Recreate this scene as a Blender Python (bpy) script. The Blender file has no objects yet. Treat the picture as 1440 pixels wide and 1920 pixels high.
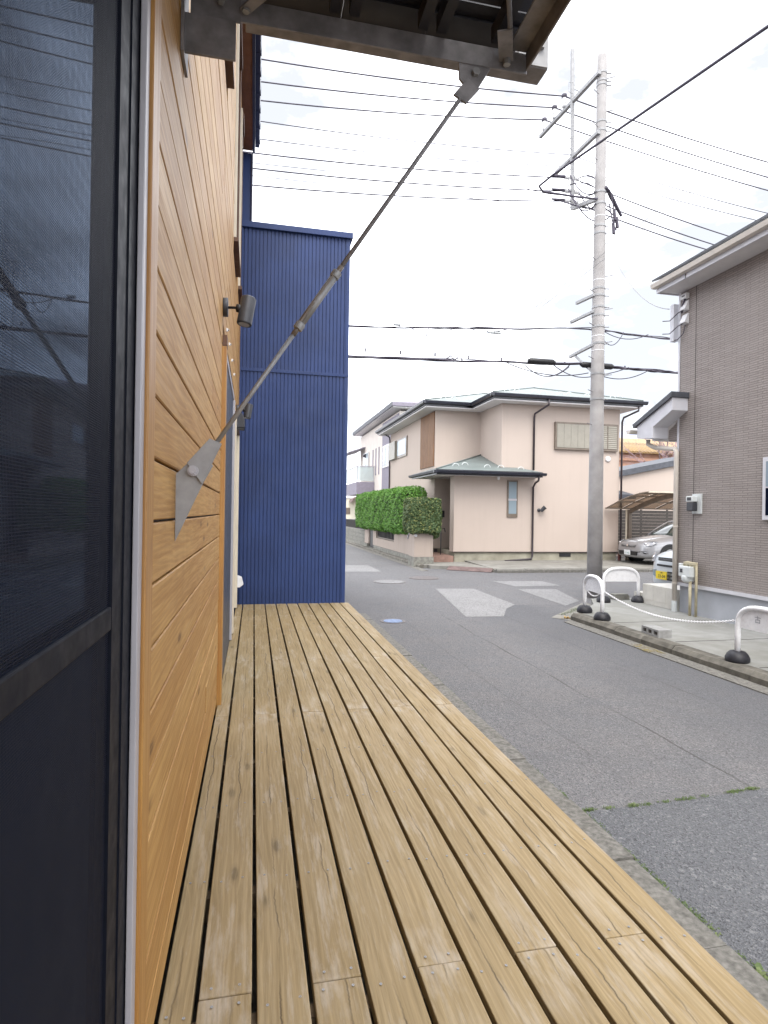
import bpy, math, random
from mathutils import Vector, Matrix
random.seed(7)
R = math.radians
SC = bpy.context.scene
COL = SC.collection

# ------------------------------------------------------------------ camera
cam = bpy.data.cameras.new('camera')
cam.sensor_width = 36.0
cam.lens = 36.0 * 1120.0 / 1920.0
cam.clip_start = 0.02
cam.clip_end = 1500.0
cam_o = bpy.data.objects.new('camera', cam)
COL.objects.link(cam_o)
YAW, ROLL, PITCH = math.atan(244.0 / 1120.0), 0.0155, 0.0016
_m = Matrix.Rotation(-YAW, 3, 'Z') @ Matrix.Rotation(R(90) + PITCH, 3, 'X') @ Matrix.Rotation(ROLL, 3, 'Z')
cam_o.matrix_world = Matrix.Translation((0, 0, 1.70)) @ _m.to_4x4()
SC.camera = cam_o

# ------------------------------------------------------------------ sky, sun, exposure
SUN_EL, SUN_AZ = R(58), R(186)          # azimuth clockwise from +Y: behind the camera, through thick cloud
world = bpy.data.worlds.new('World')
SC.world = world
world.use_nodes = True
nt = world.node_tree
nt.nodes.clear()
def wn(t, **k):
    n = nt.nodes.new(t)
    for a, b in k.items():
        setattr(n, a, b)
    return n
out = wn('ShaderNodeOutputWorld')
bg = wn('ShaderNodeBackground')
sky = wn('ShaderNodeTexSky', sky_type='NISHITA', sun_disc=False, sun_elevation=SUN_EL, sun_rotation=SUN_AZ,
         air_density=1.0, dust_density=2.0, ozone_density=1.0)
tc = wn('ShaderNodeTexCoord')
mp = wn('ShaderNodeMapping')
mp.inputs['Scale'].default_value = (1.0, 1.0, 2.2)
cl = wn('ShaderNodeTexNoise')
cl.inputs['Scale'].default_value = 2.6
cl.inputs['Detail'].default_value = 7.0
cl.inputs['Roughness'].default_value = 0.55
rp = wn('ShaderNodeValToRGB')
rp.color_ramp.elements[0].position = 0.40
rp.color_ramp.elements[0].color = (1.46, 1.49, 1.56, 1)
rp.color_ramp.elements[1].position = 0.58
rp.color_ramp.elements[1].color = (6.6, 6.7, 7.0, 1)
cov = wn('ShaderNodeValToRGB')
cov.color_ramp.elements[0].position = 0.25
cov.color_ramp.elements[0].color = (0.90, 0.90, 0.90, 1)
cov.color_ramp.elements[1].position = 0.5
cov.color_ramp.elements[1].color = (0.96, 0.96, 0.96, 1)
mix = wn('ShaderNodeMixRGB')
nt.links.new(tc.outputs['Generated'], mp.inputs['Vector'])
nt.links.new(mp.outputs[0], cl.inputs['Vector'])
nt.links.new(cl.outputs['Fac'], rp.inputs[0])
nt.links.new(cl.outputs['Fac'], cov.inputs[0])
nt.links.new(cov.outputs[0], mix.inputs[0])
nt.links.new(sky.outputs[0], mix.inputs[1])
nt.links.new(rp.outputs[0], mix.inputs[2])
nt.links.new(mix.outputs[0], bg.inputs['Color'])
bg.inputs['Strength'].default_value = 0.13
nt.links.new(bg.outputs[0], out.inputs['Surface'])

sun = bpy.data.lights.new('sun', 'SUN')
sun.energy = 0.8
sun.angle = R(40)
sun.color = (1.0, 0.96, 0.90)
sun_o = bpy.data.objects.new('sun', sun)
COL.objects.link(sun_o)
sun_o.location = (0, -20, 40)
_d = Vector((math.sin(SUN_AZ) * math.cos(SUN_EL), math.cos(SUN_AZ) * math.cos(SUN_EL), math.sin(SUN_EL)))
sun_o.rotation_euler = _d.to_track_quat('Z', 'Y').to_euler()

SC.view_settings.view_transform = 'Standard'
SC.view_settings.look = 'None'
SC.view_settings.gamma = 1.0
SC.view_settings.exposure = 2.3
SC.cycles.use_denoising = True
SC.cycles.max_bounces = 8
SC.cycles.transparent_max_bounces = 12

# ------------------------------------------------------------------ material helpers
def lin(r, g, b):
    f = lambda c: (c / 255.0 / 12.92) if c / 255.0 <= 0.04045 else ((c / 255.0 + 0.055) / 1.055) ** 2.4
    return (f(r), f(g), f(b), 1.0)

class NT:
    def __init__(self, name):
        self.m = bpy.data.materials.new(name)
        self.m.use_nodes = True
        self.t = self.m.node_tree
        self.b = self.t.nodes['Principled BSDF']
        self.c = None
    def n(self, t, _in=None, **k):
        n = self.t.nodes.new(t)
        for a, b in k.items():
            setattr(n, a, b)
        for a, b in (_in or {}).items():
            if isinstance(b, bpy.types.NodeSocket):
                self.t.links.new(b, n.inputs[a])
            else:
                n.inputs[a].default_value = b
        return n
    def l(self, a, b):
        self.t.links.new(a, b)
    def coord(self, scale=(1, 1, 1), rand=True):
        tc = self.n('ShaderNodeTexCoord')
        v = tc.outputs['Object']
        if rand:
            oi = self.n('ShaderNodeObjectInfo')
            k = self.n('ShaderNodeMath', {0: oi.outputs['Random'], 1: 37.0}, operation='MULTIPLY')
            v = self.n('ShaderNodeVectorMath', {0: v, 1: k.outputs[0]}, operation='ADD').outputs[0]
        return self.n('ShaderNodeMapping', {'Vector': v, 'Scale': scale}).outputs[0]
    def noise(self, v, scale, detail=4.0, rough=0.55, dist=0.0):
        return self.n('ShaderNodeTexNoise', {'Vector': v, 'Scale': scale, 'Detail': detail, 'Roughness': rough, 'Distortion': dist}).outputs['Fac']
    def ramp(self, f, *els):
        r = self.n('ShaderNodeValToRGB', {0: f})
        e = r.color_ramp.elements
        while len(e) < len(els):
            e.new(0.5)
        for i, (p, c) in enumerate(els):
            e[i].position = p
            e[i].color = c if isinstance(c, tuple) else (c, c, c, 1)
        return r.outputs[0]
    def mix(self, f, a, b, mode='MIX'):
        return self.n('ShaderNodeMixRGB', {0: f, 1: a, 2: b}, blend_type=mode).outputs[0]
    def math(self, op, a, b=0.0):
        return self.n('ShaderNodeMath', {0: a, 1: b}, operation=op).outputs[0]
    def bump(self, h, strength=0.3, dist=0.01):
        b = self.n('ShaderNodeBump', {'Height': h, 'Strength': strength, 'Distance': dist})
        self.l(b.outputs[0], self.b.inputs['Normal'])
    def set(self, **k):
        names = dict(base='Base Color', rough='Roughness', metal='Metallic', spec='Specular IOR Level', ior='IOR',
                     trans='Transmission Weight', alpha='Alpha', coat='Coat Weight', coatr='Coat Roughness', sheen='Sheen Weight')
        for a, b in k.items():
            s = self.b.inputs[names[a]]
            if isinstance(b, bpy.types.NodeSocket):
                self.l(b, s)
            else:
                s.default_value = b
        return self

def plain(name, col, rough=0.6, metal=0.0, var=0.12, scale=6.0, bump=0.0, spec=0.5, dirt=0.0, coat=0.0):
    t = NT(name)
    v = t.coord(rand=True)
    f = t.noise(v, scale, 5)
    dark = tuple(c * (1 - var * 1.6) for c in col[:3]) + (1,)
    light = tuple(min(1, c * (1 + var)) for c in col[:3]) + (1,)
    c = t.ramp(f, (0.3, dark), (0.7, light))
    if dirt:
        g = t.noise(v, scale * 0.35, 6, 0.65)
        c = t.mix(t.ramp(g, (0.45, 0.0), (0.75, dirt)), c, (col[0] * 0.42, col[1] * 0.40, col[2] * 0.36, 1))
    r = t.ramp(t.noise(v, scale * 2.3, 3), (0.3, max(0.02, rough - 0.08)), (0.7, min(1, rough + 0.08)))
    t.set(base=c, rough=r, metal=metal, spec=spec, coat=coat)
    if bump:
        t.bump(t.noise(v, scale * 12, 4), bump, 0.004)
    return t.m

def wood(name, a, b, dark, axis, rough, wear=0.0, spec=0.4, plank_var=0.35, crack=0.0, grain=60.0, knots=1.0, rings=0, grain_mix=0.55, fade=0.0):
    """a/b: two plank tints; axis: grain direction."""
    t = NT(name)
    stretch = [grain, grain, grain]
    stretch[axis] = 2.2
    v = t.coord(tuple(stretch))
    v1 = t.coord()
    oi = t.n('ShaderNodeObjectInfo')
    f = t.noise(v, 1.0, 6, 0.62, 0.35)
    g = t.noise(v, 0.33, 3, 0.5, 1.4)
    c = t.mix(oi.outputs['Random'], a, b)
    tone = t.noise(v1, 2.6, 3)
    c = t.mix(t.ramp(tone, (0.25, 0.0), (0.75, plank_var)), c, tuple(x * 0.62 for x in a[:3]) + (1,))
    c = t.mix(t.ramp(f, (0.40, grain_mix), (0.58, 0.0)), c, dark)
    if fade:
        fs_ = [2.6, 2.6, 2.6]
        fs_[axis] = 0.9
        c = t.mix(t.ramp(t.noise(t.coord(tuple(fs_)), 1.0, 5, 0.6), (0.42, 0.0), (0.68, fade)), c, tuple(min(1, x * y) for x, y in zip(b[:3], (1.08, 1.22, 1.5))) + (1,))
        c = t.mix(t.ramp(t.noise(t.coord((3.0, 9.0, 0.5), rand=False), 1.0, 5, 0.65), (0.50, 0.0), (0.72, 0.30)), c, tuple(x * 0.62 for x in a[:3]) + (1,))
    c = t.mix(t.ramp(g, (0.44, 0.0), (0.50, 0.30), (0.56, 0.0)), c, dark)
    if knots:
        ks = [9.0, 9.0, 9.0]
        ks[axis] = 2.6
        vk = t.coord(tuple(ks))
        vo = t.n('ShaderNodeTexVoronoi', {'Vector': vk, 'Scale': 0.85, 'Randomness': 1.0})
        kf = t.ramp(vo.outputs['Distance'], (0.07, min(0.95, 0.75 * knots)), (0.105, 0.25 * knots), (0.17, 0.0))
        c = t.mix(kf, c, tuple(x * 0.55 for x in dark[:3]) + (1,))
    if wear:
        ws = [14.0, 14.0, 14.0]
        ws[axis] = 2.0
        vw = t.coord(tuple(ws))
        wv = t.noise(vw, 1.0, 7, 0.68, 0.3)
        c = t.mix(t.ramp(wv, (0.49, 0.0), (0.64, wear)), c, (0.34, 0.270, 0.165, 1))
        wv2 = t.noise(t.coord((26.0, 3.0, 26.0) if axis == 1 else (3, 26, 26)), 1.0, 5, 0.7)
        c = t.mix(t.ramp(wv2, (0.53, 0.0), (0.68, wear * 0.9)), c, (0.42, 0.375, 0.315, 1))
    if wear:
        gn = t.n('ShaderNodeTexCoord')
        sg_ = t.n('ShaderNodeSeparateXYZ', {0: gn.outputs['Generated']})
        ed = t.math('MINIMUM', sg_.outputs[axis], t.math('SUBTRACT', 1.0, sg_.outputs[axis]))
        ef = t.math('MULTIPLY', t.ramp(ed, (0.0, 1.0), (0.085, 0.0)), t.ramp(t.noise(t.coord((22.0, 6.0, 22.0)), 1.0, 5, 0.65), (0.45, 0.0), (0.68, 0.55)))
        c = t.mix(ef, c, (0.46, 0.42, 0.37, 1))
    h = f
    if rings:
        # growth rings: bent bands across the plank
        rs = [1.0, 1.0, 1.0]
        rs[axis] = 0.16
        wv_ = t.noise(t.coord(tuple(x * 7.0 for x in rs)), 1.0, 3, 0.5, 0.2)
        sp = t.n('ShaderNodeSeparateXYZ', {0: v1})
        ax2 = sp.outputs[rings - 1]
        ph_ = t.math('ADD', t.math('MULTIPLY', ax2, 330.0), t.math('MULTIPLY', wv_, 46.0))
        sn = t.math('SINE', ph_)
        c = t.mix(t.ramp(sn, (0.55, 0.0), (1.0, 0.17)), c, dark)
        c = t.mix(t.ramp(t.math('MULTIPLY', sn, -1.0), (0.5, 0.0), (1.0, 0.16)), c, tuple(min(1, x * 1.35) for x in b[:3]) + (1,))
    if crack:
        tcc = t.n('ShaderNodeTexCoord')
        so = t.n('ShaderNodeSeparateXYZ', {0: tcc.outputs['Object']})
        ofs = t.math('MULTIPLY', t.math('SUBTRACT', oi.outputs['Random'], 0.5), 0.05)
        vc = [0.0, 0.0, 0.0]
        vc[axis] = 1.0
        vcc = t.coord(tuple(vc))
        wob = t.math('MULTIPLY', t.math('SUBTRACT', t.noise(vcc, 2.2, 6, 0.65), 0.5), 0.07)
        dd = t.math('ABSOLUTE', t.math('SUBTRACT', t.math('ADD', so.outputs[0], ofs), wob))
        cm = t.noise(vcc, 0.9, 4, 0.6)
        cf = t.math('MULTIPLY', t.ramp(dd, (0.0006, 1.0), (0.0019, 0.0)), t.ramp(cm, (0.47, 0.0), (0.54, crack)))
        c = t.mix(cf, c, (0.05, 0.033, 0.018, 1))
        h = t.math('SUBTRACT', f, cf)
    t.set(base=c, rough=t.ramp(f, (0.3, rough + 0.1), (0.7, rough - 0.05)), spec=spec)
    t.bump(h, 0.35, 0.0025)
    return t.m

M = {}
M['deck'] = wood('deck_wood', (0.272, 0.198, 0.097, 1), (0.322, 0.240, 0.125, 1), (0.165, 0.115, 0.050, 1), 1, 0.62, wear=0.50, crack=0.85, grain=80.0, rings=1, grain_mix=0.36)
M['deck_end'] = plain('deck_joist_wood', (0.16, 0.115, 0.07, 1), 0.8, var=0.3, scale=20)
M['cedar'] = wood('cedar_siding', (0.42, 0.220, 0.062, 1), (0.53, 0.318, 0.108, 1), (0.26, 0.120, 0.033, 1), 1, 0.50, spec=0.35, plank_var=0.25, grain=52.0, rings=3, grain_mix=0.45, fade=0.25, knots=1.3)
M['cedar_trim'] = wood('cedar_trim', (0.40, 0.205, 0.050, 1), (0.43, 0.225, 0.058, 1), (0.27, 0.115, 0.025, 1), 2, 0.42, spec=0.6, plank_var=0.15, grain=60.0, knots=0.4)
M['panel_wood'] = wood('dark_timber_panel', (0.20, 0.085, 0.022, 1), (0.25, 0.115, 0.032, 1), (0.09, 0.035, 0.01, 1), 2, 0.55, plank_var=0.3, grain=30.0, knots=0)
M['brown_trim'] = plain('brown_window_trim', (0.10, 0.045, 0.022, 1), 0.5, var=0.2)
M['soffit_brown'] = plain('brown_soffit', (0.17, 0.075, 0.035, 1), 0.6, var=0.15)
M['navy'] = plain('navy_metal', (0.022, 0.045, 0.145, 1), 0.45, metal=0.0, var=0.13, scale=1.6, bump=0.0, spec=0.3, dirt=0.18)
M['navy_dark'] = plain('dark_navy_fascia', (0.022, 0.026, 0.06, 1), 0.4, var=0.15)
M['galv'] = plain('galvanised_steel', (0.30, 0.30, 0.305, 1), 0.50, metal=0.2, var=0.12, scale=18, bump=0.03, dirt=0.10)
M['galv_dull'] = plain('dull_galvanised_steel', (0.245, 0.235, 0.245, 1), 0.6, metal=0.1, var=0.25, scale=14, bump=0.08, dirt=0.45)
M['dark_panel'] = plain('dark_canopy_panel', (0.022, 0.022, 0.03, 1), 0.55, var=0.2)
M['alu'] = plain('aluminium_jamb', (0.40, 0.39, 0.42, 1), 0.4, metal=0.15, var=0.04)
M['char'] = plain('charcoal_sash', (0.005, 0.0065, 0.013, 1), 0.55, var=0.15, scale=12, spec=0.15)
M['door_panel'] = plain('matt_navy_panel', (0.014, 0.018, 0.030, 1), 0.6, var=0.2, scale=4, spec=0.12)
M['slate_door'] = plain('blue_grey_door', (0.040, 0.050, 0.075, 1), 0.45, var=0.12)
M['cream'] = plain('cream_paint', (0.62, 0.56, 0.45, 1), 0.55, var=0.06)
M['white'] = plain('white_paint', (0.78, 0.78, 0.78, 1), 0.40, var=0.03, scale=9)
M['white_plastic'] = plain('white_plastic', (0.74, 0.74, 0.75, 1), 0.35, var=0.04)
M['pipe_white'] = plain('white_coated_pipe', (0.80, 0.80, 0.82, 1), 0.3, var=0.04, dirt=0.12, scale=14)
M['rubber'] = plain('black_rubber', (0.018, 0.018, 0.024, 1), 0.55, var=0.25, scale=30)
M['lamp_grey'] = plain('grey_lamp_metal', (0.042, 0.044, 0.052, 1), 0.45, metal=0.1, var=0.1, scale=25)
M['black'] = plain('black_plastic', (0.012, 0.012, 0.014, 1), 0.5, var=0.2)
M['cable'] = plain('cable_sheath', (0.055, 0.047, 0.070, 1), 0.6, var=0.2)
M['pole'] = plain('pole_concrete', (0.36, 0.345, 0.34, 1), 0.8, var=0.16, scale=2.5, bump=0.25, dirt=0.45)
M['porcelain'] = plain('white_porcelain', (0.72, 0.72, 0.72, 1), 0.2, var=0.05)
M['dark_fascia'] = plain('dark_gutter', (0.020, 0.022, 0.034, 1), 0.35, var=0.2, spec=0.6)
M['soffit_white'] = plain('white_soffit', (0.66, 0.64, 0.64, 1), 0.7, var=0.04)
M['brown_pipe'] = plain('dark_brown_downpipe', (0.040, 0.030, 0.036, 1), 0.4, var=0.15)
M['foundation'] = plain('grey_foundation', (0.40, 0.42, 0.46, 1), 0.85, var=0.1, scale=1.8, bump=0.15, dirt=0.18)
M['pink_base'] = plain('mossy_plinth', (0.36, 0.34, 0.27, 1), 0.9, var=0.25, scale=1.6, bump=0.2, dirt=0.4)
M['beige_metal'] = plain('beige_shutter', (0.29, 0.27, 0.225, 1), 0.45, var=0.05)
M['bronze'] = plain('bronze_frame', (0.17, 0.135, 0.105, 1), 0.4, var=0.12)
M['downpipe'] = plain('beige_downpipe', (0.60, 0.55, 0.49, 1), 0.4, var=0.05)
M['lilac_trim'] = plain('pale_trim', (0.60, 0.60, 0.64, 1), 0.5, var=0.04)
M['dark_roof'] = plain('dark_grey_roof', (0.07, 0.075, 0.09, 1), 0.6, var=0.2)
M['terracotta'] = plain('terracotta_tile', (0.27, 0.165, 0.13, 1), 0.7, var=0.15, scale=8)
M['tile_step'] = plain('porch_tile', (0.58, 0.56, 0.51, 1), 0.5, var=0.08, scale=5)
M['rust_plate'] = plain('rusty_steel_plate', (0.14, 0.095, 0.09, 1), 0.7, var=0.25, scale=9, bump=0.2)
M['block'] = plain('concrete_block', (0.30, 0.30, 0.295, 1), 0.9, var=0.16, scale=12, bump=0.5)
M['block_old'] = plain('old_concrete_block', (0.22, 0.215, 0.19, 1), 0.92, var=0.25, scale=9, bump=0.5, dirt=0.4)
M['kerb'] = plain('weathered_kerb', (0.14, 0.13, 0.11, 1), 0.92, var=0.3, scale=7, bump=0.6, dirt=0.65)
M['kerb2'] = plain('gutter_concrete', (0.165, 0.158, 0.143, 1), 0.92, var=0.3, scale=34, bump=0.8, dirt=0.5)
M['gas_yellow'] = plain('yellowed_gas_pipe', (0.46, 0.41, 0.28, 1), 0.5, var=0.12, scale=14)
M['meter_grey'] = plain('pale_meter_body', (0.60, 0.63, 0.63, 1), 0.4, var=0.05)
M['slat_brown'] = plain('dark_brown_slat', (0.040, 0.032, 0.027, 1), 0.6, var=0.25, scale=10)
M['violet_panel'] = plain('violet_grey_panel', (0.22, 0.20, 0.245, 1), 0.7, var=0.08)
M['cream_wall'] = plain('cream_render', (0.66, 0.60, 0.55, 1), 0.85, var=0.04, scale=1.5)
M['orange_wall'] = plain('orange_render', (0.46, 0.26, 0.18, 1), 0.85, var=0.06)
M['far_wall'] = plain('pale_yellow_render', (0.70, 0.66, 0.54, 1), 0.85, var=0.04)
M['blue_roof'] = plain('blue_grey_roof', (0.28, 0.31, 0.40, 1), 0.6, var=0.08)
M['bark'] = plain('grey_bark', (0.20, 0.15, 0.15, 1), 0.9, var=0.3, scale=12)
M['asphalt_crack'] = plain('crack_filler', (0.05, 0.047, 0.045, 1), 0.95, var=0.3)
M['iron'] = plain('cast_iron_cover', (0.13, 0.115, 0.115, 1), 0.6, var=0.25, scale=20, bump=0.4)
M['blue_iron'] = plain('blue_painted_cover', (0.13, 0.19, 0.33, 1), 0.5, var=0.2, scale=20, bump=0.3)
M['yellow_plate'] = plain('yellow_number_plate', (0.80, 0.60, 0.01, 1), 0.4, var=0.02)
M['plate_white'] = plain('white_number_plate', (0.72, 0.74, 0.76, 1), 0.4, var=0.02)
M['plate_green'] = plain('green_plate_lettering', (0.16, 0.30, 0.28, 1), 0.5, var=0.02)
M['letter_grey'] = plain('faded_grey_lettering', (0.30, 0.31, 0.35, 1), 0.6, var=0.15)
M['red'] = plain('red_reflector', (0.10, 0.018, 0.014, 1), 0.4, var=0.1)
M['tyre'] = plain('tyre_rubber', (0.016, 0.016, 0.017, 1), 0.8, var=0.2)
M['chrome'] = plain('chrome', (0.75, 0.75, 0.78, 1), 0.12, metal=1.0, var=0.02)
def worn_mark():
    t = NT('worn_yellow_marking')
    v = t.coord(rand=False)
    t.set(base=(0.26, 0.20, 0.06, 1), rough=0.9, alpha=t.ramp(t.noise(v, 14, 6, 0.7), (0.46, 0.0), (0.62, 0.75)))
    return t.m
M['yellow_paint'] = worn_mark()
M['dead_grass'] = plain('dry_grass', (0.42, 0.28, 0.10, 1), 0.9, var=0.3, scale=30)

def paint(name, col):
    t = NT(name)
    t.set(base=col, rough=0.32, metal=0.25, coat=1.0, coatr=0.05)
    return t.m
M['car_silver'] = paint('silver_car_paint', (0.30, 0.30, 0.315, 1))
M['car_white'] = paint('pearl_white_car_paint', (0.58, 0.62, 0.66, 1))

def glass_dark(name, col, rough=0.02, tint=(1, 1, 1, 1)):
    t = NT(name)
    v = t.coord(rand=False)
    t.set(base=col, rough=rough, spec=0.5)
    t.b.inputs['IOR'].default_value = 1.5
    t.b.inputs['Specular Tint'].default_value = tint
    t.bump(t.noise(v, 1.3, 2), 0.02, 0.01)
    return t.m
M['glass'] = glass_dark('dark_window_glass', (0.004, 0.006, 0.014, 1), tint=(0.62, 0.76, 1.0, 1))
M['glass_far'] = glass_dark('far_window_glass', (0.10, 0.12, 0.14, 1), 0.08)
M['glass_frost'] = glass_dark('frosted_window_glass', (0.24, 0.30, 0.34, 1), 0.25)
M['car_glass'] = glass_dark('car_glass', (0.05, 0.075, 0.07, 1), 0.03)
M['lamp_glass'] = glass_dark('headlamp_glass', (0.32, 0.33, 0.36, 1), 0.06)

def clear_panel(name, col, fac):
    t = NT(name)
    tr = t.n('ShaderNodeBsdfTransparent', {'Color': col})
    mx = t.n('ShaderNodeMixShader', {0: fac})
    t.l(t.b.outputs[0], mx.inputs[1])
    t.l(tr.outputs[0], mx.inputs[2])
    t.set(base=tuple(c * 0.7 for c in col[:3]) + (1,), rough=0.25)
    t.l(mx.outputs[0], t.t.nodes['Material Output'].inputs['Surface'])
    return t.m
M['poly_brown'] = clear_panel('smoked_polycarbonate', (0.42, 0.34, 0.27, 1), 0.55)
M['poly_glass'] = clear_panel('frosted_balcony_glass', (0.82, 0.88, 0.88, 1), 0.45)

def screen_mat():
    t = NT('insect_screen')
    tc = t.n('ShaderNodeTexCoord')
    sp = t.n('ShaderNodeSeparateXYZ', {0: tc.outputs['Object']})
    def threads(s, pitch):
        a = t.math('MULTIPLY', s, 1.0 / pitch)
        a = t.math('FRACT', a)
        a = t.math('SUBTRACT', a, 0.5)
        a = t.math('ABSOLUTE', a)
        return t.math('GREATER_THAN', a, 0.37)
    f = t.math('MAXIMUM', threads(sp.outputs[1], 0.0036), threads(sp.outputs[2], 0.0036))
    f = t.math('MULTIPLY', f, 0.46)
    f = t.math('ADD', f, 0.40)
    t.set(base=(0.010, 0.013, 0.025, 1), rough=0.6, spec=0.1)
    tr = t.n('ShaderNodeBsdfTransparent', {'Color': (0.72, 0.82, 0.96, 1)})
    mx = t.n('ShaderNodeMixShader', {0: f})
    t.l(tr.outputs[0], mx.inputs[1])
    t.l(t.b.outputs[0], mx.inputs[2])
    t.l(mx.outputs[0], t.t.nodes['Material Output'].inputs['Surface'])
    return t.m
M['screen'] = screen_mat()

def asphalt(name, base, agg, tint, seams=False, agg_scale=105.0, fleck=0.16):
    t = NT(name)
    v = t.coord(rand=False)
    big = t.noise(v, 0.35, 5, 0.6)
    mid = t.noise(v, 2.4, 5, 0.65)
    vo = t.n('ShaderNodeTexVoronoi', {'Vector': v, 'Scale': agg_scale})
    vo2 = t.n('ShaderNodeTexVoronoi', {'Vector': v, 'Scale': agg_scale * 0.45})
    c = t.ramp(big, (0.3, tuple(x * 0.82 for x in base[:3]) + (1,)), (0.7, tuple(x * 1.12 for x in base[:3]) + (1,)))
    c = t.mix(t.ramp(mid, (0.35, 0.0), (0.75, 0.5)), c, tint)
    sepc = t.n('ShaderNodeSeparateColor', {0: vo.outputs['Color']})
    sepc2 = t.n('ShaderNodeSeparateColor', {0: vo2.outputs['Color']})
    c = t.mix(t.ramp(sepc.outputs[0], (0.0, 0.75), (0.40, 0.0)), c, tuple(x * 0.42 for x in base[:3]) + (1,))
    c = t.mix(t.ramp(sepc.outputs[1], (0.70, 0.0), (1.0, 0.34)), c, agg)
    c = t.mix(t.ramp(sepc2.outputs[1], (0.975, 0.0), (0.99, fleck)), c, agg)
    c = t.mix(t.ramp(t.noise(t.coord((1.6, 0.12, 1.0), rand=False), 1.0, 4, 0.6), (0.35, 0.22), (0.65, 0.0)), c, tuple(x * 0.72 for x in base[:3]) + (1,))
    h = t.math('ADD', vo.outputs['Distance'], t.math('MULTIPLY', mid, 0.5))
    if seams:
        sp = t.n('ShaderNodeSeparateXYZ', {0: v})
        wx = t.math('ADD', sp.outputs[0], t.math('MULTIPLY', t.math('SUBTRACT', t.noise(v, 0.5, 4), 0.5), 1.2))
        c = t.mix(t.math('MULTIPLY', t.ramp(t.math('MULTIPLY', wx, 0.1), (0.34, 0.0), (0.42, 0.45), (0.50, 0.5), (0.56, 0.0)), t.math('LESS_THAN', sp.outputs[1], 10.5)), c, (0.085, 0.088, 0.098, 1))
        c = t.mix(t.ramp(t.noise(v, 0.8, 5, 0.7), (0.60, 0.0), (0.72, 0.30)), c, (0.075, 0.072, 0.072, 1))
        wob = t.math('MULTIPLY', t.math('SUBTRACT', t.noise(v, 0.9, 5), 0.5), 0.16)
        for xs, wdt, stg in ((3.10, 0.009, 0.7), (4.15, 0.007, 0.45), (2.35, 0.006, 0.3)):
            dd = t.math('ABSOLUTE', t.math('SUBTRACT', t.math('ADD', sp.outputs[0], wob), xs))
            lf = t.math('MULTIPLY', t.ramp(dd, (wdt * 0.5, 1.0), (wdt * 1.6, 0.0)), t.ramp(t.noise(v, 1.1, 3), (0.38, 0.15), (0.6, stg)))
            yl = t.math('LESS_THAN', sp.outputs[1], 9.6)
            lf = t.math('MULTIPLY', lf, yl)
            c = t.mix(lf, c, (0.045, 0.045, 0.04, 1))
    t.set(base=c, rough=0.88, spec=0.3)
    t.bump(h, 0.9, 0.010)
    return t.m
M['asphalt'] = asphalt('road_asphalt', (0.148, 0.149, 0.157, 1), (0.38, 0.37, 0.37, 1), (0.178, 0.162, 0.156, 1), seams=True)
M['asphalt2'] = asphalt('coarse_asphalt', (0.124, 0.128, 0.139, 1), (0.36, 0.36, 0.36, 1), (0.145, 0.147, 0.153, 1), agg_scale=120.0, fleck=0.35)
M['patch'] = asphalt('pale_road_patch', (0.235, 0.233, 0.236, 1), (0.36, 0.35, 0.35, 1), (0.205, 0.203, 0.204, 1), agg_scale=50.0)

def concrete(name, col, stain):
    t = NT(name)
    v = t.coord(rand=False)
    a = t.noise(v, 0.8, 7, 0.65, 0.4)
    b = t.noise(v, 5.0, 6, 0.65)
    c = t.ramp(a, (0.32, stain), (0.62, col))
    c = t.mix(t.ramp(b, (0.4, 0.35), (0.65, 0.0)), c, tuple(x * 0.75 for x in stain[:3]) + (1,))
    t.set(base=c, rough=0.88, spec=0.3)
    t.bump(t.noise(v, 60, 5, 0.7), 0.25, 0.004)
    return t.m
M['slab'] = concrete('forecourt_concrete', (0.30, 0.302, 0.29, 1), (0.205, 0.203, 0.183, 1))
M['apron'] = concrete('apron_concrete', (0.27, 0.262, 0.24, 1), (0.16, 0.152, 0.135, 1))

def stucco(name, col, stain):
    t = NT(name)
    v = t.coord(rand=False)
    a = t.noise(v, 0.55, 6, 0.6)
    vs = t.coord((5.0, 5.0, 0.35), rand=False)
    s = t.noise(vs, 1.0, 5, 0.6)
    c = t.ramp(a, (0.3, tuple(x * 0.94 for x in col[:3]) + (1,)), (0.7, col))
    c = t.mix(t.ramp(s, (0.52, 0.0), (0.78, 0.28)), c, stain)
    t.set(base=c, rough=0.9, spec=0.25)
    t.bump(t.noise(v, 70, 4, 0.7), 0.3, 0.006)
    return t.m
M['pink'] = stucco('pink_stucco', (0.505, 0.425, 0.372, 1), (0.42, 0.345, 0.30, 1))
M['pink_wall'] = stucco('stained_pink_stucco', (0.40, 0.335, 0.29, 1), (0.19, 0.155, 0.135, 1))

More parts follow.
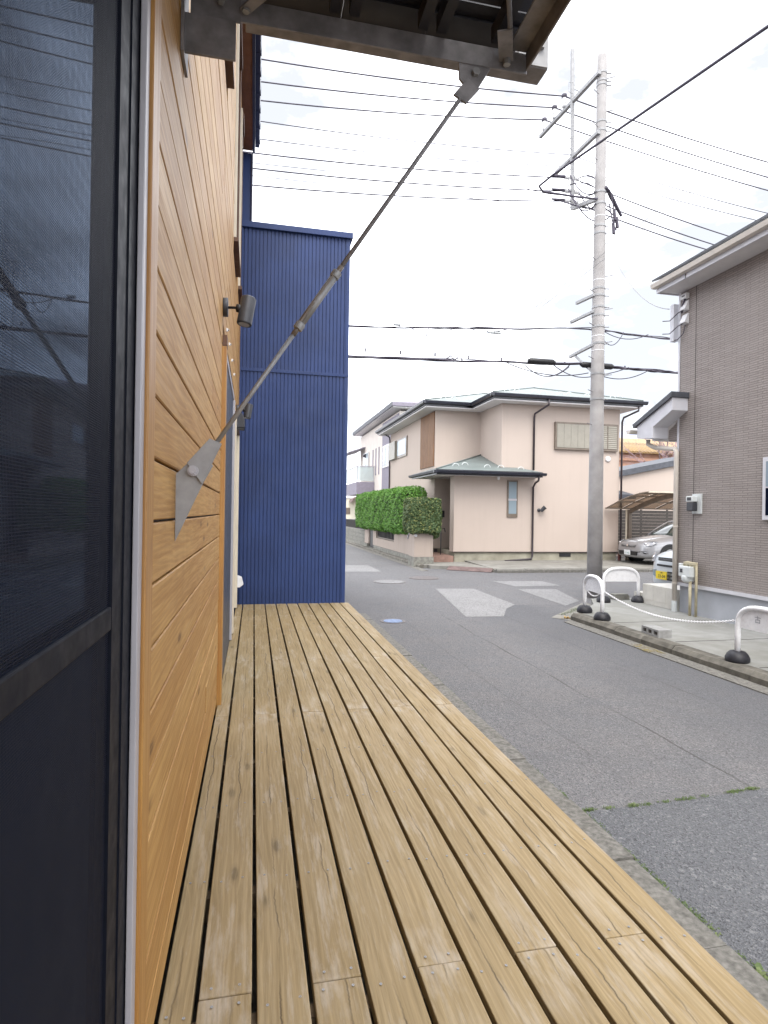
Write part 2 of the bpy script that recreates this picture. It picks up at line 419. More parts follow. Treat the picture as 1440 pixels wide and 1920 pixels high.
def siding():
    t = NT('brick_pattern_siding')
    tc = t.n('ShaderNodeTexCoord')
    sp = t.n('ShaderNodeSeparateXYZ', {0: tc.outputs['Object']})
    cb = t.n('ShaderNodeCombineXYZ', {0: t.math('ADD', sp.outputs[1], sp.outputs[0]), 1: sp.outputs[2], 2: 0.0})
    br = t.n('ShaderNodeTexBrick', {'Vector': cb.outputs[0], 'Color1': (0.30, 0.268, 0.252, 1), 'Color2': (0.355, 0.318, 0.298, 1),
                                   'Mortar': (0.18, 0.156, 0.147, 1), 'Scale': 1.0, 'Mortar Size': 0.0055, 'Mortar Smooth': 0.3,
                                   'Brick Width': 0.24, 'Row Height': 0.034, 'Bias': 0.0}, offset=0.37, offset_frequency=2)
    v = t.coord(rand=False)
    nz = t.noise(v, 1.1, 5)
    fine = t.noise(v, 55, 3)
    c = t.mix(t.ramp(nz, (0.3, 0.0), (0.7, 0.30)), br.outputs['Color'], (0.385, 0.35, 0.33, 1))
    c = t.mix(t.ramp(fine, (0.35, 0.35), (0.6, 0.0)), c, (0.18, 0.15, 0.14, 1))
    t.set(base=c, rough=0.75, spec=0.3)
    t.bump(t.math('SUBTRACT', 1.0, br.outputs['Fac']), 0.6, 0.006)
    return t.m
M['siding'] = siding()

def roof_mat(name, col, rows, tile=False):
    t = NT(name)
    v = t.coord(rand=False)
    sp = t.n('ShaderNodeSeparateXYZ', {0: v})
    w = t.math('FRACT', t.math('MULTIPLY', sp.outputs[2], rows))
    c = t.ramp(t.noise(v, 2.0, 5), (0.3, tuple(x * 0.8 for x in col[:3]) + (1,)), (0.7, col))
    c = t.mix(t.ramp(w, (0.0, 0.55), (0.16, 0.0)), c, tuple(x * 0.45 for x in col[:3]) + (1,))
    t.set(base=c, rough=0.5, spec=0.5)
    t.bump(w, 0.5, 0.02)
    return t.m
M['green_roof'] = roof_mat('grey_green_slate', (0.165, 0.195, 0.19, 1), 13.0)
M['tile_roof'] = roof_mat('yellow_clay_tile', (0.34, 0.225, 0.10, 1), 3.5)

def leaf(name, a, b, spot):
    t = NT(name)
    v = t.coord(rand=False)
    oi = t.noise(v, 9.0, 3)
    gi = t.n('ShaderNodeTexWhiteNoise', {0: t.n('ShaderNodeVectorMath', {0: v, 1: (0.045, 0.045, 0.045)}, operation='SNAP').outputs[0]})
    c = t.mix(t.ramp(oi, (0.3, 0.0), (0.7, 1.0)), a, b)
    c = t.mix(t.ramp(gi.outputs[0], (0.72, 0.0), (0.95, 0.8)), c, spot)
    t.set(base=c, rough=0.5, spec=0.4)
    t.b.inputs['Subsurface Weight'].default_value = 0.0
    return t.m
M['leaf_green'] = leaf('hedge_leaf', (0.060, 0.165, 0.018, 1), (0.10, 0.25, 0.03, 1), (0.19, 0.33, 0.06, 1))
M['leaf_var'] = leaf('variegated_leaf', (0.052, 0.095, 0.034, 1), (0.09, 0.14, 0.05, 1), (0.29, 0.30, 0.10, 1))
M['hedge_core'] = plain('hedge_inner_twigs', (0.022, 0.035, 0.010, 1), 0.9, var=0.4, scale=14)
M['moss'] = leaf('moss', (0.045, 0.075, 0.015, 1), (0.075, 0.11, 0.03, 1), (0.11, 0.14, 0.045, 1))
M['twig'] = plain('pinkish_twig', (0.30, 0.21, 0.22, 1), 0.9, var=0.2)

# ------------------------------------------------------------------ mesh builder
class MB:
    def __init__(self):
        self.v, self.f = [], []
    def add(self, vs, fs):
        o = len(self.v)
        self.v += [tuple(p) for p in vs]
        self.f += [tuple(i + o for i in q) for q in fs]
        return self
    def box(self, x0, x1, y0, y1, z0, z1):
        x0, x1 = min(x0, x1), max(x0, x1); y0, y1 = min(y0, y1), max(y0, y1); z0, z1 = min(z0, z1), max(z0, z1)
        return self.add([(x0, y0, z0), (x1, y0, z0), (x1, y1, z0), (x0, y1, z0), (x0, y0, z1), (x1, y0, z1), (x1, y1, z1), (x0, y1, z1)],
                        [(0, 3, 2, 1), (4, 5, 6, 7), (0, 1, 5, 4), (1, 2, 6, 5), (2, 3, 7, 6), (3, 0, 4, 7)])
    def bar(self, a, b, w, h, up=(0, 0, 1)):
        a, b = Vector(a), Vector(b)
        d = (b - a).normalized()
        u = Vector(up)
        s = d.cross(u)
        if s.length < 1e-4:
            s = d.cross(Vector((1, 0, 0)))
        s.normalize()
        u = s.cross(d).normalized()
        vs = []
        for p in (a, b):
            for i, j in ((-1, -1), (1, -1), (1, 1), (-1, 1)):
                vs.append(p + s * (i * w / 2) + u * (j * h / 2))
        return self.add(vs, [(0, 1, 2, 3), (7, 6, 5, 4), (0, 4, 5, 1), (1, 5, 6, 2), (2, 6, 7, 3), (3, 7, 4, 0)])
    def prism(self, poly, axis, a, b):
        """poly: 2-D points on the other two axes (in x,y,z order), extruded along axis from a to b."""
        def p3(p, t):
            q = list(p)
            q.insert(axis, t)
            return tuple(q)
        n = len(poly)
        vs = [p3(p, a) for p in poly] + [p3(p, b) for p in poly]
        fs = [tuple(range(n - 1, -1, -1)), tuple(range(n, 2 * n))]
        for i in range(n):
            j = (i + 1) % n
            fs.append((i, j, n + j, n + i))
        return self.add(vs, fs)
    def tube(self, path, r, n=8, cap=True):
        path = [Vector(p) for p in path]
        rs = r if isinstance(r, (list, tuple)) else [r] * len(path)
        o = len(self.v)
        prev = None
        for i, p in enumerate(path):
            d = (path[min(i + 1, len(path) - 1)] - path[max(i - 1, 0)])
            d.normalize()
            if prev is None:
                s = d.cross(Vector((0, 0, 1)))
                if s.length < 1e-3:
                    s = d.cross(Vector((1, 0, 0)))
            else:
                s = prev - d * prev.dot(d)
                if s.length < 1e-5:
                    s = d.cross(Vector((0, 0, 1)))
            s.normalize()
            prev = s
            u = d.cross(s)
            for k in range(n):
                a = 2 * math.pi * k / n
                self.v.append(tuple(p + (s * math.cos(a) + u * math.sin(a)) * rs[i]))
        for i in range(len(path) - 1):
            for k in range(n):
                k2 = (k + 1) % n
                self.f.append((o + i * n + k, o + i * n + k2, o + (i + 1) * n + k2, o + (i + 1) * n + k))
        if cap:
            self.f.append(tuple(o + k for k in range(n - 1, -1, -1)))
            self.f.append(tuple(o + (len(path) - 1) * n + k for k in range(n)))
        return self
    def cyl(self, a, b, r0, r1=None, n=12):
        return self.tube([a, b], [r0, r0 if r1 is None else r1], n)
    def lathe(self, prof, c, axis=2, n=16):
        o = len(self.v)
        c = Vector(c)
        for r, h in prof:
            for k in range(n):
                a = 2 * math.pi * k / n
                q = [r * math.cos(a), r * math.sin(a)]
                q.insert(axis, h)
                self.v.append(tuple(c + Vector(q)))
        for i in range(len(prof) - 1):
            for k in range(n):
                k2 = (k + 1) % n
                self.f.append((o + i * n + k, o + i * n + k2, o + (i + 1) * n + k2, o + (i + 1) * n + k))
        self.f.append(tuple(o + k for k in range(n - 1, -1, -1)))
        self.f.append(tuple(o + (len(prof) - 1) * n + k for k in range(n)))
        return self
    def poly(self, pts):
        return self.add(pts, [tuple(range(len(pts)))])
    def mesh(self, name, mat, off=(0, 0, 0), smooth=False):
        me = bpy.data.meshes.new(name)
        me.from_pydata([(x - off[0], y - off[1], z - off[2]) for x, y, z in self.v], [], self.f)
        me.materials.append(M[mat] if isinstance(mat, str) else mat)
        if smooth:
            me.shade_smooth()
            for p in me.polygons:
                if len(p.vertices) > 4:
                    p.use_smooth = False
        me.update()
        return me
    def build(self, name, mat, parent=None, smooth=False, bevel=0.0, seg=2):
        root = parent
        while root is not None and root.parent is not None:
            root = root.parent
        off = tuple(root.location) if root is not None else (0, 0, 0)
        o = bpy.data.objects.new(name, self.mesh(name, mat, off, smooth))
        COL.objects.link(o)
        if parent is not None:
            o.parent = parent
        if bevel:
            b = o.modifiers.new('bevel', 'BEVEL')
            b.width = bevel
            b.segments = seg
            b.limit_method = 'ANGLE'
            b.angle_limit = R(40)
            b.harden_normals = False
        return o

def tag(o, label=None, cat=None, group=None, kind=None):
    for k, v in (('label', label), ('category', cat), ('group', group), ('kind', kind)):
        if v:
            o[k] = v
    return o

def thing(name, label, cat, loc, group=None):
    o = bpy.data.objects.new(name, None)
    o.empty_display_size = 0.1
    o.location = loc
    COL.objects.link(o)
    return tag(o, label, cat, group)

def copy_part(o, parent, loc=None):
    c = o.copy()
    COL.objects.link(c)
    c.parent = parent
    if loc is not None:
        c.location = loc
    return c

def text_mesh(name, s, size, mat, parent, loc, right, up, depth=0.002):
    cu = bpy.data.curves.new(name, 'FONT')
    cu.body = s
    cu.size = size
    cu.align_x = 'CENTER'
    cu.align_y = 'CENTER'
    cu.extrude = depth
    tmp = bpy.data.objects.new(name + '_tmp', cu)
    COL.objects.link(tmp)
    dg = bpy.context.evaluated_depsgraph_get()
    me = bpy.data.meshes.new_from_object(tmp.evaluated_get(dg))
    bpy.data.objects.remove(tmp)
    bpy.data.curves.remove(cu)
    r_, u_ = Vector(right).normalized(), Vector(up).normalized()
    n_ = r_.cross(u_)
    root = parent
    while root.parent is not None:
        root = root.parent
    L = Vector(loc) - root.location
    for v in me.vertices:
        v.co = L + r_ * v.co.x + u_ * v.co.y + n_ * v.co.z
    me.materials.clear()
    me.materials.append(M[mat])
    o = bpy.data.objects.new(name, me)
    COL.objects.link(o)
    o.parent = parent
    return o

# ================================================================== SETTING
o = MB().poly([(-250, -60, 0), (250, -60, 0), (250, 450, 0), (-250, 450, 0)]).build('road', 'asphalt')
tag(o, 'grey asphalt of the narrow street and the cross street', 'road', kind='structure')
# coarser, bluish asphalt in the foreground
o = MB().poly([(1.86, -6, 0.004), (5.0, -6, 0.004), (5.0, 3.30, 0.004), (3.6, 3.20, 0.004), (2.6, 3.12, 0.004), (1.86, 3.10, 0.004)]).build('road_patch', 'asphalt2')
tag(o, 'coarse bluish asphalt nearest the deck', 'road', kind='structure')
for i, pts in enumerate((
        [(4.05, 12.97), (4.93, 12.89), (4.86, 10.52), (4.50, 10.10), (4.11, 9.33), (3.45, 9.36)],
        [(5.95, 14.3), (7.3, 14.2), (7.3, 13.25), (6.1, 13.2)],
        [(5.92, 12.7), (6.84, 12.61), (6.5, 11.3), (6.40, 10.85), (5.77, 10.28)],
        [(2.2, 19.0), (3.63, 18.96), (3.64, 16.88), (2.2, 16.95)])):
    o = MB().poly([(x, y, 0.004) for x, y in reversed(pts)]).build('road_patch', 'patch')
    tag(o, 'pale square-cut repair patch in the asphalt', 'road', kind='structure')
    o.data.flip_normals()
o = MB().poly([(4.86, 9.12, 0.006), (5.10, 8.72, 0.006), (6.35, 9.95, 0.006), (6.35, 10.62, 0.006)]).build('pavement_corner', 'apron')
tag(o, kind='structure')

# gutter strip beside the deck: concrete blocks
gut = tag(bpy.data.objects.new('gutter_kerb', None), 'flat concrete kerb strip between deck and road', 'kerb', kind='structure')
COL.objects.link(gut)
gm = MB().box(1.32, 1.85, 0.004, 0.596, -0.05, 0.028).mesh('kerb_stone', 'kerb2')
for i in range(18):
    o = bpy.data.objects.new('kerb_stone', gm)
    COL.objects.link(o)
    o.parent = gut
    o.location = (random.uniform(-0.008, 0.008), -1.0 + 0.6 * i, random.uniform(-0.006, 0.006))
# ground below the deck
o = MB().poly([(-3, -6, 0.002), (1.33, -6, 0.002), (1.33, 8.5, 0.002), (-3, 8.5, 0.002)]).build('ground_under_deck', 'kerb')
tag(o, kind='structure')

# right-hand kerb
kr = tag(bpy.data.objects.new('kerb', None), 'weathered concrete kerb along the forecourt', 'kerb', kind='structure')
COL.objects.link(kr)
km = MB().prism([(0.0, -0.05), (0.18, -0.05), (0.18, 0.118), (0.045, 0.118), (0.0, 0.07)], 1, 0.003, 0.597).mesh('kerb_stone', 'kerb')
for i in range(17):
    o = bpy.data.objects.new('kerb_stone', km)
    COL.objects.link(o)
    o.parent = kr
    o.location = (5.06 + random.uniform(-0.006, 0.006), -1.36 + 0.6 * i, random.uniform(-0.006, 0.006))
o = MB().prism([(4.86, -5), (5.075, -5), (5.075, 8.82), (4.86, 8.7)], 2, -0.02, 0.012).build('gutter_channel', 'kerb2')
tag(o, kind='structure')
o = MB().prism([(5.24, -5), (30, -5), (30, 9.0), (9.6, 9.0), (9.6, 10.35), (6.35, 10.35), (6.0, 9.7), (5.24, 8.9)], 2, -0.05, 0.12).build('forecourt', 'slab')
tag(o, 'pale concrete forecourt of the grey house', 'pavement', kind='structure')
for i, (x0, y0, x1, y1) in enumerate(((5.26, 6.62, 6.98, 6.62), (5.26, 5.33, 6.98, 5.33), (5.26, 7.95, 6.98, 7.95))):
    o = MB().box(x0, x1, y0 - 0.006, y0 + 0.006, 0.1205, 0.1225).build('joint', 'asphalt_crack', None)
    tag(o, kind='structure')
o = MB().poly([(4.80, 6.55, 0.016), (5.02, 6.45, 0.016), (5.03, 7.0, 0.016), (4.9, 7.05, 0.016)]).build('yellow_marking', 'yellow_paint')
tag(o, kind='structure')

# apron in front of the pink house
o = MB().prism([(16.42, -0.05), (19.6, -0.05), (19.6, 0.16), (16.52, 0.10), (16.42, 0.06)], 0, 6.95, 40.0).build('pavement', 'apron')
tag(o, 'stained concrete apron in front of the pink house', 'pavement', kind='structure')
pk = tag(bpy.data.objects.new('kerb', None), 'low kerb edge along the cross street', 'kerb', kind='structure')
COL.objects.link(pk)
km2 = MB().prism([(0, -0.05), (0.14, -0.05), (0.14, 0.115), (0.03, 0.115), (0, 0.08)], 0, 0.003, 0.897).mesh('kerb_stone', 'kerb2')
for i in range(20):
    o = bpy.data.objects.new('kerb_stone', km2)
    COL.objects.link(o)
    o.parent = pk
    o.location = (6.95 + 0.9 * i, 16.29, random.uniform(-0.01, 0.006))
o = MB().prism([(5.35, 17.75), (5.7, 17.55), (6.95, 16.5), (6.95, 19.4), (5.35, 19.4)], 2, -0.05, 0.10).build('pavement', 'apron')
tag(o, 'concrete corner pavement by the hedge pillar', 'pavement', kind='structure')
# side-street kerb
sk = tag(bpy.data.objects.new('kerb', None), 'kerb edge of the side street below the pink wall', 'kerb', kind='structure')
COL.objects.link(sk)
km3 = MB().prism([(0, -0.05), (0.16, -0.05), (0.16, 0.11), (0.03, 0.11), (0, 0.07)], 1, 0.003, 0.897).mesh('kerb_stone', 'kerb')
for i in range(22):
    o = bpy.data.objects.new('kerb_stone', km3)
    COL.objects.link(o)
    o.parent = sk
    o.location = (5.05, 17.9 + 0.9 * i, random.uniform(-0.006, 0.006))
o = MB().box(5.2, 6.44, 18.0, 45, -0.05, 0.095).build('pavement', 'apron')
tag(o, kind='structure')
o = MB().prism([(4.86, 0.0), (5.06, 0.0), (5.06, 0.02), (4.86, 0.006)], 1, 17.0, 45.0).build('gutter_channel', 'kerb2')
tag(o, kind='structure')
ramp = thing('kerb_ramp', 'rusty brown steel ramp plate at the kerb by the hedge pillar', 'ramp', (6.3, 16.9, 0))
MB().add([(5.72, 17.25, 0.02), (6.80, 16.40, 0.02), (6.93, 16.56, 0.115), (5.86, 17.42, 0.115), (5.72, 17.25, 0.006), (6.80, 16.40, 0.006), (6.93, 16.56, 0.006), (5.86, 17.42, 0.006)],
         [(0, 1, 2, 3), (4, 7, 6, 5), (0, 4, 5, 1), (1, 5, 6, 2), (2, 6, 7, 3), (3, 7, 4, 0)]).build('plate', 'rust_plate', ramp)

def cover(x, y, r, mat, label):
    t = thing('manhole_cover', label, 'manhole cover', (x, y, 0))
    MB().lathe([(r + 0.05, 0.001), (r + 0.05, 0.008), (r + 0.012, 0.008), (r + 0.012, 0.003)], (x, y, 0), 2, 28).build('rim', 'iron', t)
    MB().lathe([(r, 0.001), (r, 0.011), (r - 0.02, 0.013)], (x, y, 0), 2, 28).build('lid', mat, t)
cover(4.40, 15.14, 0.36, 'iron', 'round brown manhole cover in the cross street nearest the pink house')
cover(3.30, 14.38, 0.36, 'patch', 'round grey manhole cover in the cross street, left of the brown one')
cover(2.16, 9.13, 0.15, 'blue_iron', 'small blue round cover beside the end of the deck')

# ================================================================== TIMBER HOUSE
WX = -0.222
th = thing('timber_house', 'cedar-clad house wall on the left with dark sliding doors and brown eaves', 'house', (WX, 4.0, 0))
MB().box(-2.2, WX - 0.13, -2.0, 8.5, 0.0, 6.9).build('wall_core', 'char', th)
# siding boards, one object each
PITCH_B = 0.143
openings = [(-1.5, 1.30, 0.3, 2.90), (4.13, 6.25, 0.3, 2.875), (6.42, 8.30, 0.3, 2.74),
            (3.70, 4.28, 4.62, 6.3), (5.70, 6.60, 4.20, 6.45), (7.20, 7.75, 4.30, 6.45)]
def span_rows(z0, z1):
    cuts = sorted([(a, b) for a, b, c, d in openings if c < z1 - 0.03 and d > z0 + 0.03])
    y = -1.6
    segs = []
    for a, b in cuts:
        if a > y + 0.05:
            segs.append((y, a))
        y = max(y, b)
    if y < 8.48:
        segs.append((y, 8.48))
    return segs
k0 = 0
for k in range(-10, 37):
    z0, z1 = 1.672 + PITCH_B * k, 1.672 + PITCH_B * (k + 1)
    if z1 < 0.42 or z0 > 6.75:
        continue
    z0c, z1c = max(z0, 0.415), min(z1, 6.75)
    for a, b in span_rows(z0c, z1c):
        cuts = [a]
        p = a + random.uniform(1.6, 3.9)
        while p < b - 0.7:
            cuts.append(p)
            p += random.uniform(2.4, 3.95)
        cuts.append(b)
        for y0, y1 in zip(cuts[:-1], cuts[1:]):
            dx = random.uniform(-0.0015, 0.0015)
            m = MB().prism([(WX - 0.022 + dx, z0c + 0.0035), (WX - 0.003 + dx, z0c + 0.0035), (WX + dx, z0c + 0.0065), (WX + dx, z1c - 0.0065), (WX - 0.003 + dx, z1c - 0.0035), (WX - 0.022 + dx, z1c - 0.0035)],
                           1, y0 + 0.001, y1 - 0.001)
            m.build('siding_board', 'cedar', th)
MB().box(WX - 0.125, WX - 0.026, 1.34, 4.12, 0.3, 2.9).build('cladding_backing', 'black', th)
for a in ((-1.5, 3.7, 2.92, 6.8), (4.28, 5.7, 2.92, 6.8), (6.6, 7.2, 2.92, 6.8), (7.75, 8.48, 2.92, 6.8), (8.3, 8.48, 0.3, 2.92), (3.7, 8.3, 2.92, 4.18), (3.7, 4.28, 6.32, 6.8), (5.7, 7.75, 6.47, 6.8)):
    MB().box(WX - 0.120, WX - 0.026, a[0], a[1], a[2], a[3]).build('cladding_backing', 'black', th)

# near sliding door with insect screen
d1 = thing('sliding_door', 'large dark sliding door with insect screen at the left edge', 'door', (WX, 0.2, 0.4))
MB().box(WX - 0.010, WX + 0.014, 1.262, 1.345, 0.40, 2.98).build('casing', 'cedar_trim', d1, bevel=0.003)
MB().box(WX - 0.005, WX + 0.007, 1.222, 1.258, 0.40, 2.95).build('jamb', 'alu', d1, bevel=0.002)
MB().box(WX - 0.09, WX - 0.007, 1.16, 1.255, 0.42, 2.93).build('track_stile', 'char', d1)
MB().box(WX - 0.020, WX - 0.010, 1.085, 1.1595, 0.43, 2.92).build('screen_stile', 'char', d1)
MB().box(WX - 0.020, WX - 0.010, -1.4, 1.083, 1.495, 1.535).build('screen_rail', 'char', d1, bevel=0.003)
MB().box(WX - 0.020, WX - 0.010, -1.4, 1.083, 0.43, 0.50).build('screen_rail', 'char', d1, bevel=0.003)
MB().box(WX - 0.020, WX - 0.010, -1.4, 1.083, 2.87, 2.92).build('screen_rail', 'char', d1, bevel=0.003)
MB().poly([(WX - 0.015, -1.4, 0.50), (WX - 0.015, 1.085, 0.50), (WX - 0.015, 1.085, 2.87), (WX - 0.015, -1.4, 2.87)]).build('insect_screen', 'screen', d1)
MB().box(WX - 0.050, WX - 0.026, 1.06, 1.155, 0.44, 2.92).build('sash_stile', 'char', d1)
MB().box(WX - 0.040, WX - 0.032, -1.4, 1.06, 1.50, 2.92).build('glass_pane', 'glass', d1)
MB().box(WX - 0.042, WX - 0.034, -1.4, 1.06, 0.44, 1.499).build('lower_panel', 'door_panel', d1)

# second sliding door beyond the wall
d2 = thing('sliding_door', 'blue-grey sliding door beyond the cedar boards, beside the deck', 'door', (WX, 5.1, 0.4))
MB().box(WX - 0.06, WX + 0.028, 4.13, 4.235, 0.335, 2.80).build('casing', 'cedar_trim', d2, bevel=0.003)
MB().box(WX - 0.06, WX + 0.030, 4.132, 4.233, 2.803, 2.875).build('casing_cap', 'brown_trim', d2)
MB().box(WX - 0.07, WX + 0.004, 4.24, 6.12, 0.41, 2.80).build('leaf', 'slate_door', d2, bevel=0.003)
MB().box(WX - 0.05, WX + 0.012, 4.24, 6.24, 2.803, 2.86).build('head', 'alu', d2)
MB().box(WX - 0.05, WX + 0.024, 6.125, 6.165, 0.41, 2.80).build('jamb', 'alu', d2, bevel=0.003)
d3 = thing('sliding_door', 'cream framed door at the far end of the deck', 'door', (WX, 7.3, 0.4))
MB().box(WX - 0.06, WX + 0.030, 6.45, 6.56, 0.41, 2.70).build('casing', 'cream', d3, bevel=0.003)
MB().box(WX - 0.07, WX - 0.02, 6.56, 8.15, 0.41, 2.65).build('leaf', 'cream', d3)
MB().box(WX - 0.06, WX + 0.020, 8.16, 8.27, 0.41, 2.70).build('casing', 'cream', d3, bevel=0.003)
MB().box(WX - 0.06, WX + 0.022, 6.45, 8.27, 2.703, 2.74).build('head', 'brown_trim', d3)
MB().box(WX - 0.06, WX + 0.016, 6.25, 6.42, 0.41, 2.72).build('trim_board', 'cedar_trim', d3)

# upstairs windows
def up_window(y0, y1, z0, z1, label, fm='brown_trim'):
    t = thing('window', label, 'window', (WX, (y0 + y1) / 2, z0))
    w = 0.07
    MB().box(WX - 0.05, WX + (0.036 if fm == 'brown_trim' else 0.022), y0, y0 + w, z0, z1).build('frame_stile', fm, t)
    MB().box(WX - 0.05, WX + 0.020, y1 - w, y1, z0, z1).build('frame_stile', 'brown_trim', t)
    MB().box(WX - 0.05, WX + 0.045, y0 - 0.01, y1 + 0.01, z0 - 0.04, z0 - 0.002).build('sill', 'brown_trim', t)
    MB().box(WX - 0.05, WX + 0.036, y0 + w, y1 - w, z1 - w, z1).build('frame_head', 'brown_trim', t)
    MB().box(WX - 0.06, WX - 0.04, y0 + w, y1 - w, z0, z1 - w).build('pane', 'glass_frost', t)
    MB().box(WX - 0.05, WX + 0.01, y0 + w, y0 + w + 0.03, z0 + 0.002, z1 - w - 0.002).build('sash', 'white', t)
up_window(3.72, 4.26, 4.66, 6.28, 'narrow brown-framed upstairs window nearest the steel bracket')
up_window(5.72, 6.58, 4.24, 6.43, 'middle cream-framed upstairs window in the cedar wall', 'cream')
up_window(7.22, 7.73, 4.34, 6.43, 'far cream-framed upstairs window in the cedar wall', 'cream')

# eaves
MB().box(-2.0, -0.095, -2.0, 8.54, 6.72, 6.76).build('soffit', 'soffit_brown', th)
MB().box(-0.094, -0.062, -2.0, 8.56, 6.70, 6.94).build('fascia', 'navy_dark', th)
MB().prism([(-0.06, 6.80), (-0.005, 6.80), (0.005, 6.86), (-0.06, 6.86)], 1, -2.0, 8.58).build('gutter', 'navy_dark', th)
for i in range(26):
    MB().box(-0.05, 0.007, 0.2 + i * 0.33, 0.24 + i * 0.33, 6.795, 6.88).build('gutter_bracket', 'navy_dark', th)
MB().prism([(-2.4, 8.1), (-0.03, 6.95), (-0.03, 7.0), (-2.4, 8.16)], 1, -2.0, 8.60).build('roof', 'navy_dark', th)

# wall lamps
def spot(y, z, s, label):
    t = thing('wall_spotlight', label, 'wall lamp', (WX, y, z))
    MB().cyl((WX, y, z), (WX + 0.032 * s, y, z), 0.062 * s, n=24).build('wall_plate', 'lamp_grey', t, smooth=True, bevel=0.003)
    MB().tube([(WX + 0.02 * s, y, z), (WX + 0.085 * s, y, z + 0.003), (WX + 0.11 * s, y - 0.01, z + 0.008)], 0.009 * s, 8).build('arm', 'black', t, smooth=True)
    MB().lathe([(0.0, -0.025 * s), (0.026 * s, -0.02 * s), (0.028 * s, 0.0), (0.026 * s, 0.02 * s), (0.0, 0.025 * s)], (WX + 0.105 * s, y, z), 0, 12).build('swivel', 'black', t, smooth=True)
    c = Vector((WX + 0.155 * s, y, z))
    d = Vector((-0.16, -0.10, -1.0)).normalized()
    a, b = c - d * 0.075 * s, c + d * 0.105 * s
    body = MB().tube([a - d * 0.006 * s, a, b, b + d * 0.001], [0.044 * s, 0.050 * s, 0.050 * s, 0.050 * s], 24).build('lamp_body', 'lamp_grey', t, smooth=True, bevel=0.002)
    MB().tube([b + d * 0.001, b + d * 0.006], 0.047 * s, 20).build('lens_ring', 'black', body)
    MB().tube([b + d * 0.006, b + d * 0.007], 0.036 * s, 20).build('lens', 'lamp_glass', body)
spot(4.15, 3.065, 1.0, 'grey cylinder spotlight on the cedar wall above the blue-grey door')
spot(7.30, 2.90, 0.9, 'smaller-looking grey spotlight far along the wall near the blue cladding')
vh = thing('vent_hood', 'dark grey curved vent hood below the far spotlight', 'vent', (WX, 7.0, 2.70))
MB().prism([(WX, 2.64), (WX + 0.105, 2.64), (WX + 0.105, 2.73), (WX + 0.085, 2.79), (WX + 0.045, 2.82), (WX, 2.83)], 1, 6.93, 7.09).build('hood', 'lamp_grey', vh, bevel=0.006)
MB().box(WX - 0.0, WX + 0.10, 6.935, 7.085, 2.625, 2.638).build('grille', 'black', vh)
fc = thing('wall_outlet', 'small white hooded outlet low on the far cedar wall', 'outlet', (WX, 8.33, 0.75))
MB().prism([(WX, 0.66), (WX + 0.05, 0.66), (WX + 0.10, 0.70), (WX + 0.075, 0.80), (WX, 0.83)], 1, 8.31, 8.39).build('cover', 'white_plastic', fc, bevel=0.008)
MB().box(WX, WX + 0.012, 8.29, 8.41, 0.63, 0.86).build('back_plate', 'white_plastic', fc)
for i, (y, z) in enumerate(((4.60, 3.045), (5.05, 3.06), (5.60, 3.065), (6.2, 3.07))):
    c = thing('wall_clip', ('white screw clip just below the spotlight', 'second white screw clip from the near spotlight', 'third white screw clip from the near spotlight', 'fourth white screw clip from the near spotlight')[i], 'clip', (WX, y, z), 'white clips in a row on the cedar boards')
    MB().box(WX, WX + 0.012, y - 0.012, y + 0.012, z - 0.012, z + 0.012).build('base', 'white_plastic', c, bevel=0.002)
    MB().cyl((WX + 0.012, y, z), (WX + 0.022, y, z), 0.007, n=8).build('screw_head', 'galv', c)

# ================================================================== STEEL CANOPY
cp = thing('steel_canopy', 'galvanised steel canopy frame overhead with tie rod and wall gusset', 'canopy', (WX, 1.8, 3.1))
G = 'galv_dull'
# front angle beam (vertical leg + horizontal leg)
m = MB().box(-0.085, 0.845, 1.80, 1.807, 3.132, 3.198)
m.box(-0.085, 0.845, 1.807, 1.862, 3.191, 3.198)
m.build('front_beam', G, cp, bevel=0.0015)
# wall bracket
MB().box(-0.214, -0.072, 1.786, 1.795, 3.006, 3.120).build('wall_bracket_plate', G, cp, bevel=0.0015)
MB().box(-0.221, -0.213, 1.76, 1.87, 2.99, 3.30).build('wall_bracket_back', G, cp)
MB().box(-0.20, -0.06, 1.796, 1.8, 3.124, 3.196).build('wall_bracket_cleat', G, cp)
for y, z in ((1.785, 3.165),):
    MB().cyl((-0.115, y, z), (-0.115, y - 0.016, z), 0.011, n=6).build('bolt', 'galv', cp)
# outer edge angle along Y
m = MB().box(0.838, 0.845, -0.6, 1.797, 3.140, 3.205)
m.box(0.775, 0.838, -0.6, 1.797, 3.198, 3.205)
m.build('edge_beam', G, cp, bevel=0.0015)
m = MB().box(-0.215, -0.20, -0.6, 1.75, 3.14, 3.205)
m.build('wall_rail', G, cp)
# box purlin behind
MB().box(-0.05, 0.972, 1.905, 1.985, 3.245, 3.365).build('purlin', 'galv_dull', cp, bevel=0.003)
MB().box(0.86, 0.969, 1.8995, 1.9045, 3.248, 3.362).build('purlin_lit_face', 'galv', cp)  # added thin sheet, its lighter grey paints the purlin's near face as sunlit
MB().cyl((0.942, 1.8995, 3.315), (0.942, 1.885, 3.315), 0.013, n=6).build('bolt', 'galv', cp)
# ribs along Y
for x in (0.215, 0.275, 0.492, 0.552, 0.735):
    MB().box(x - 0.016, x + 0.016, -0.6, 1.80, 3.210, 3.262).build('rib', 'dark_panel', cp)
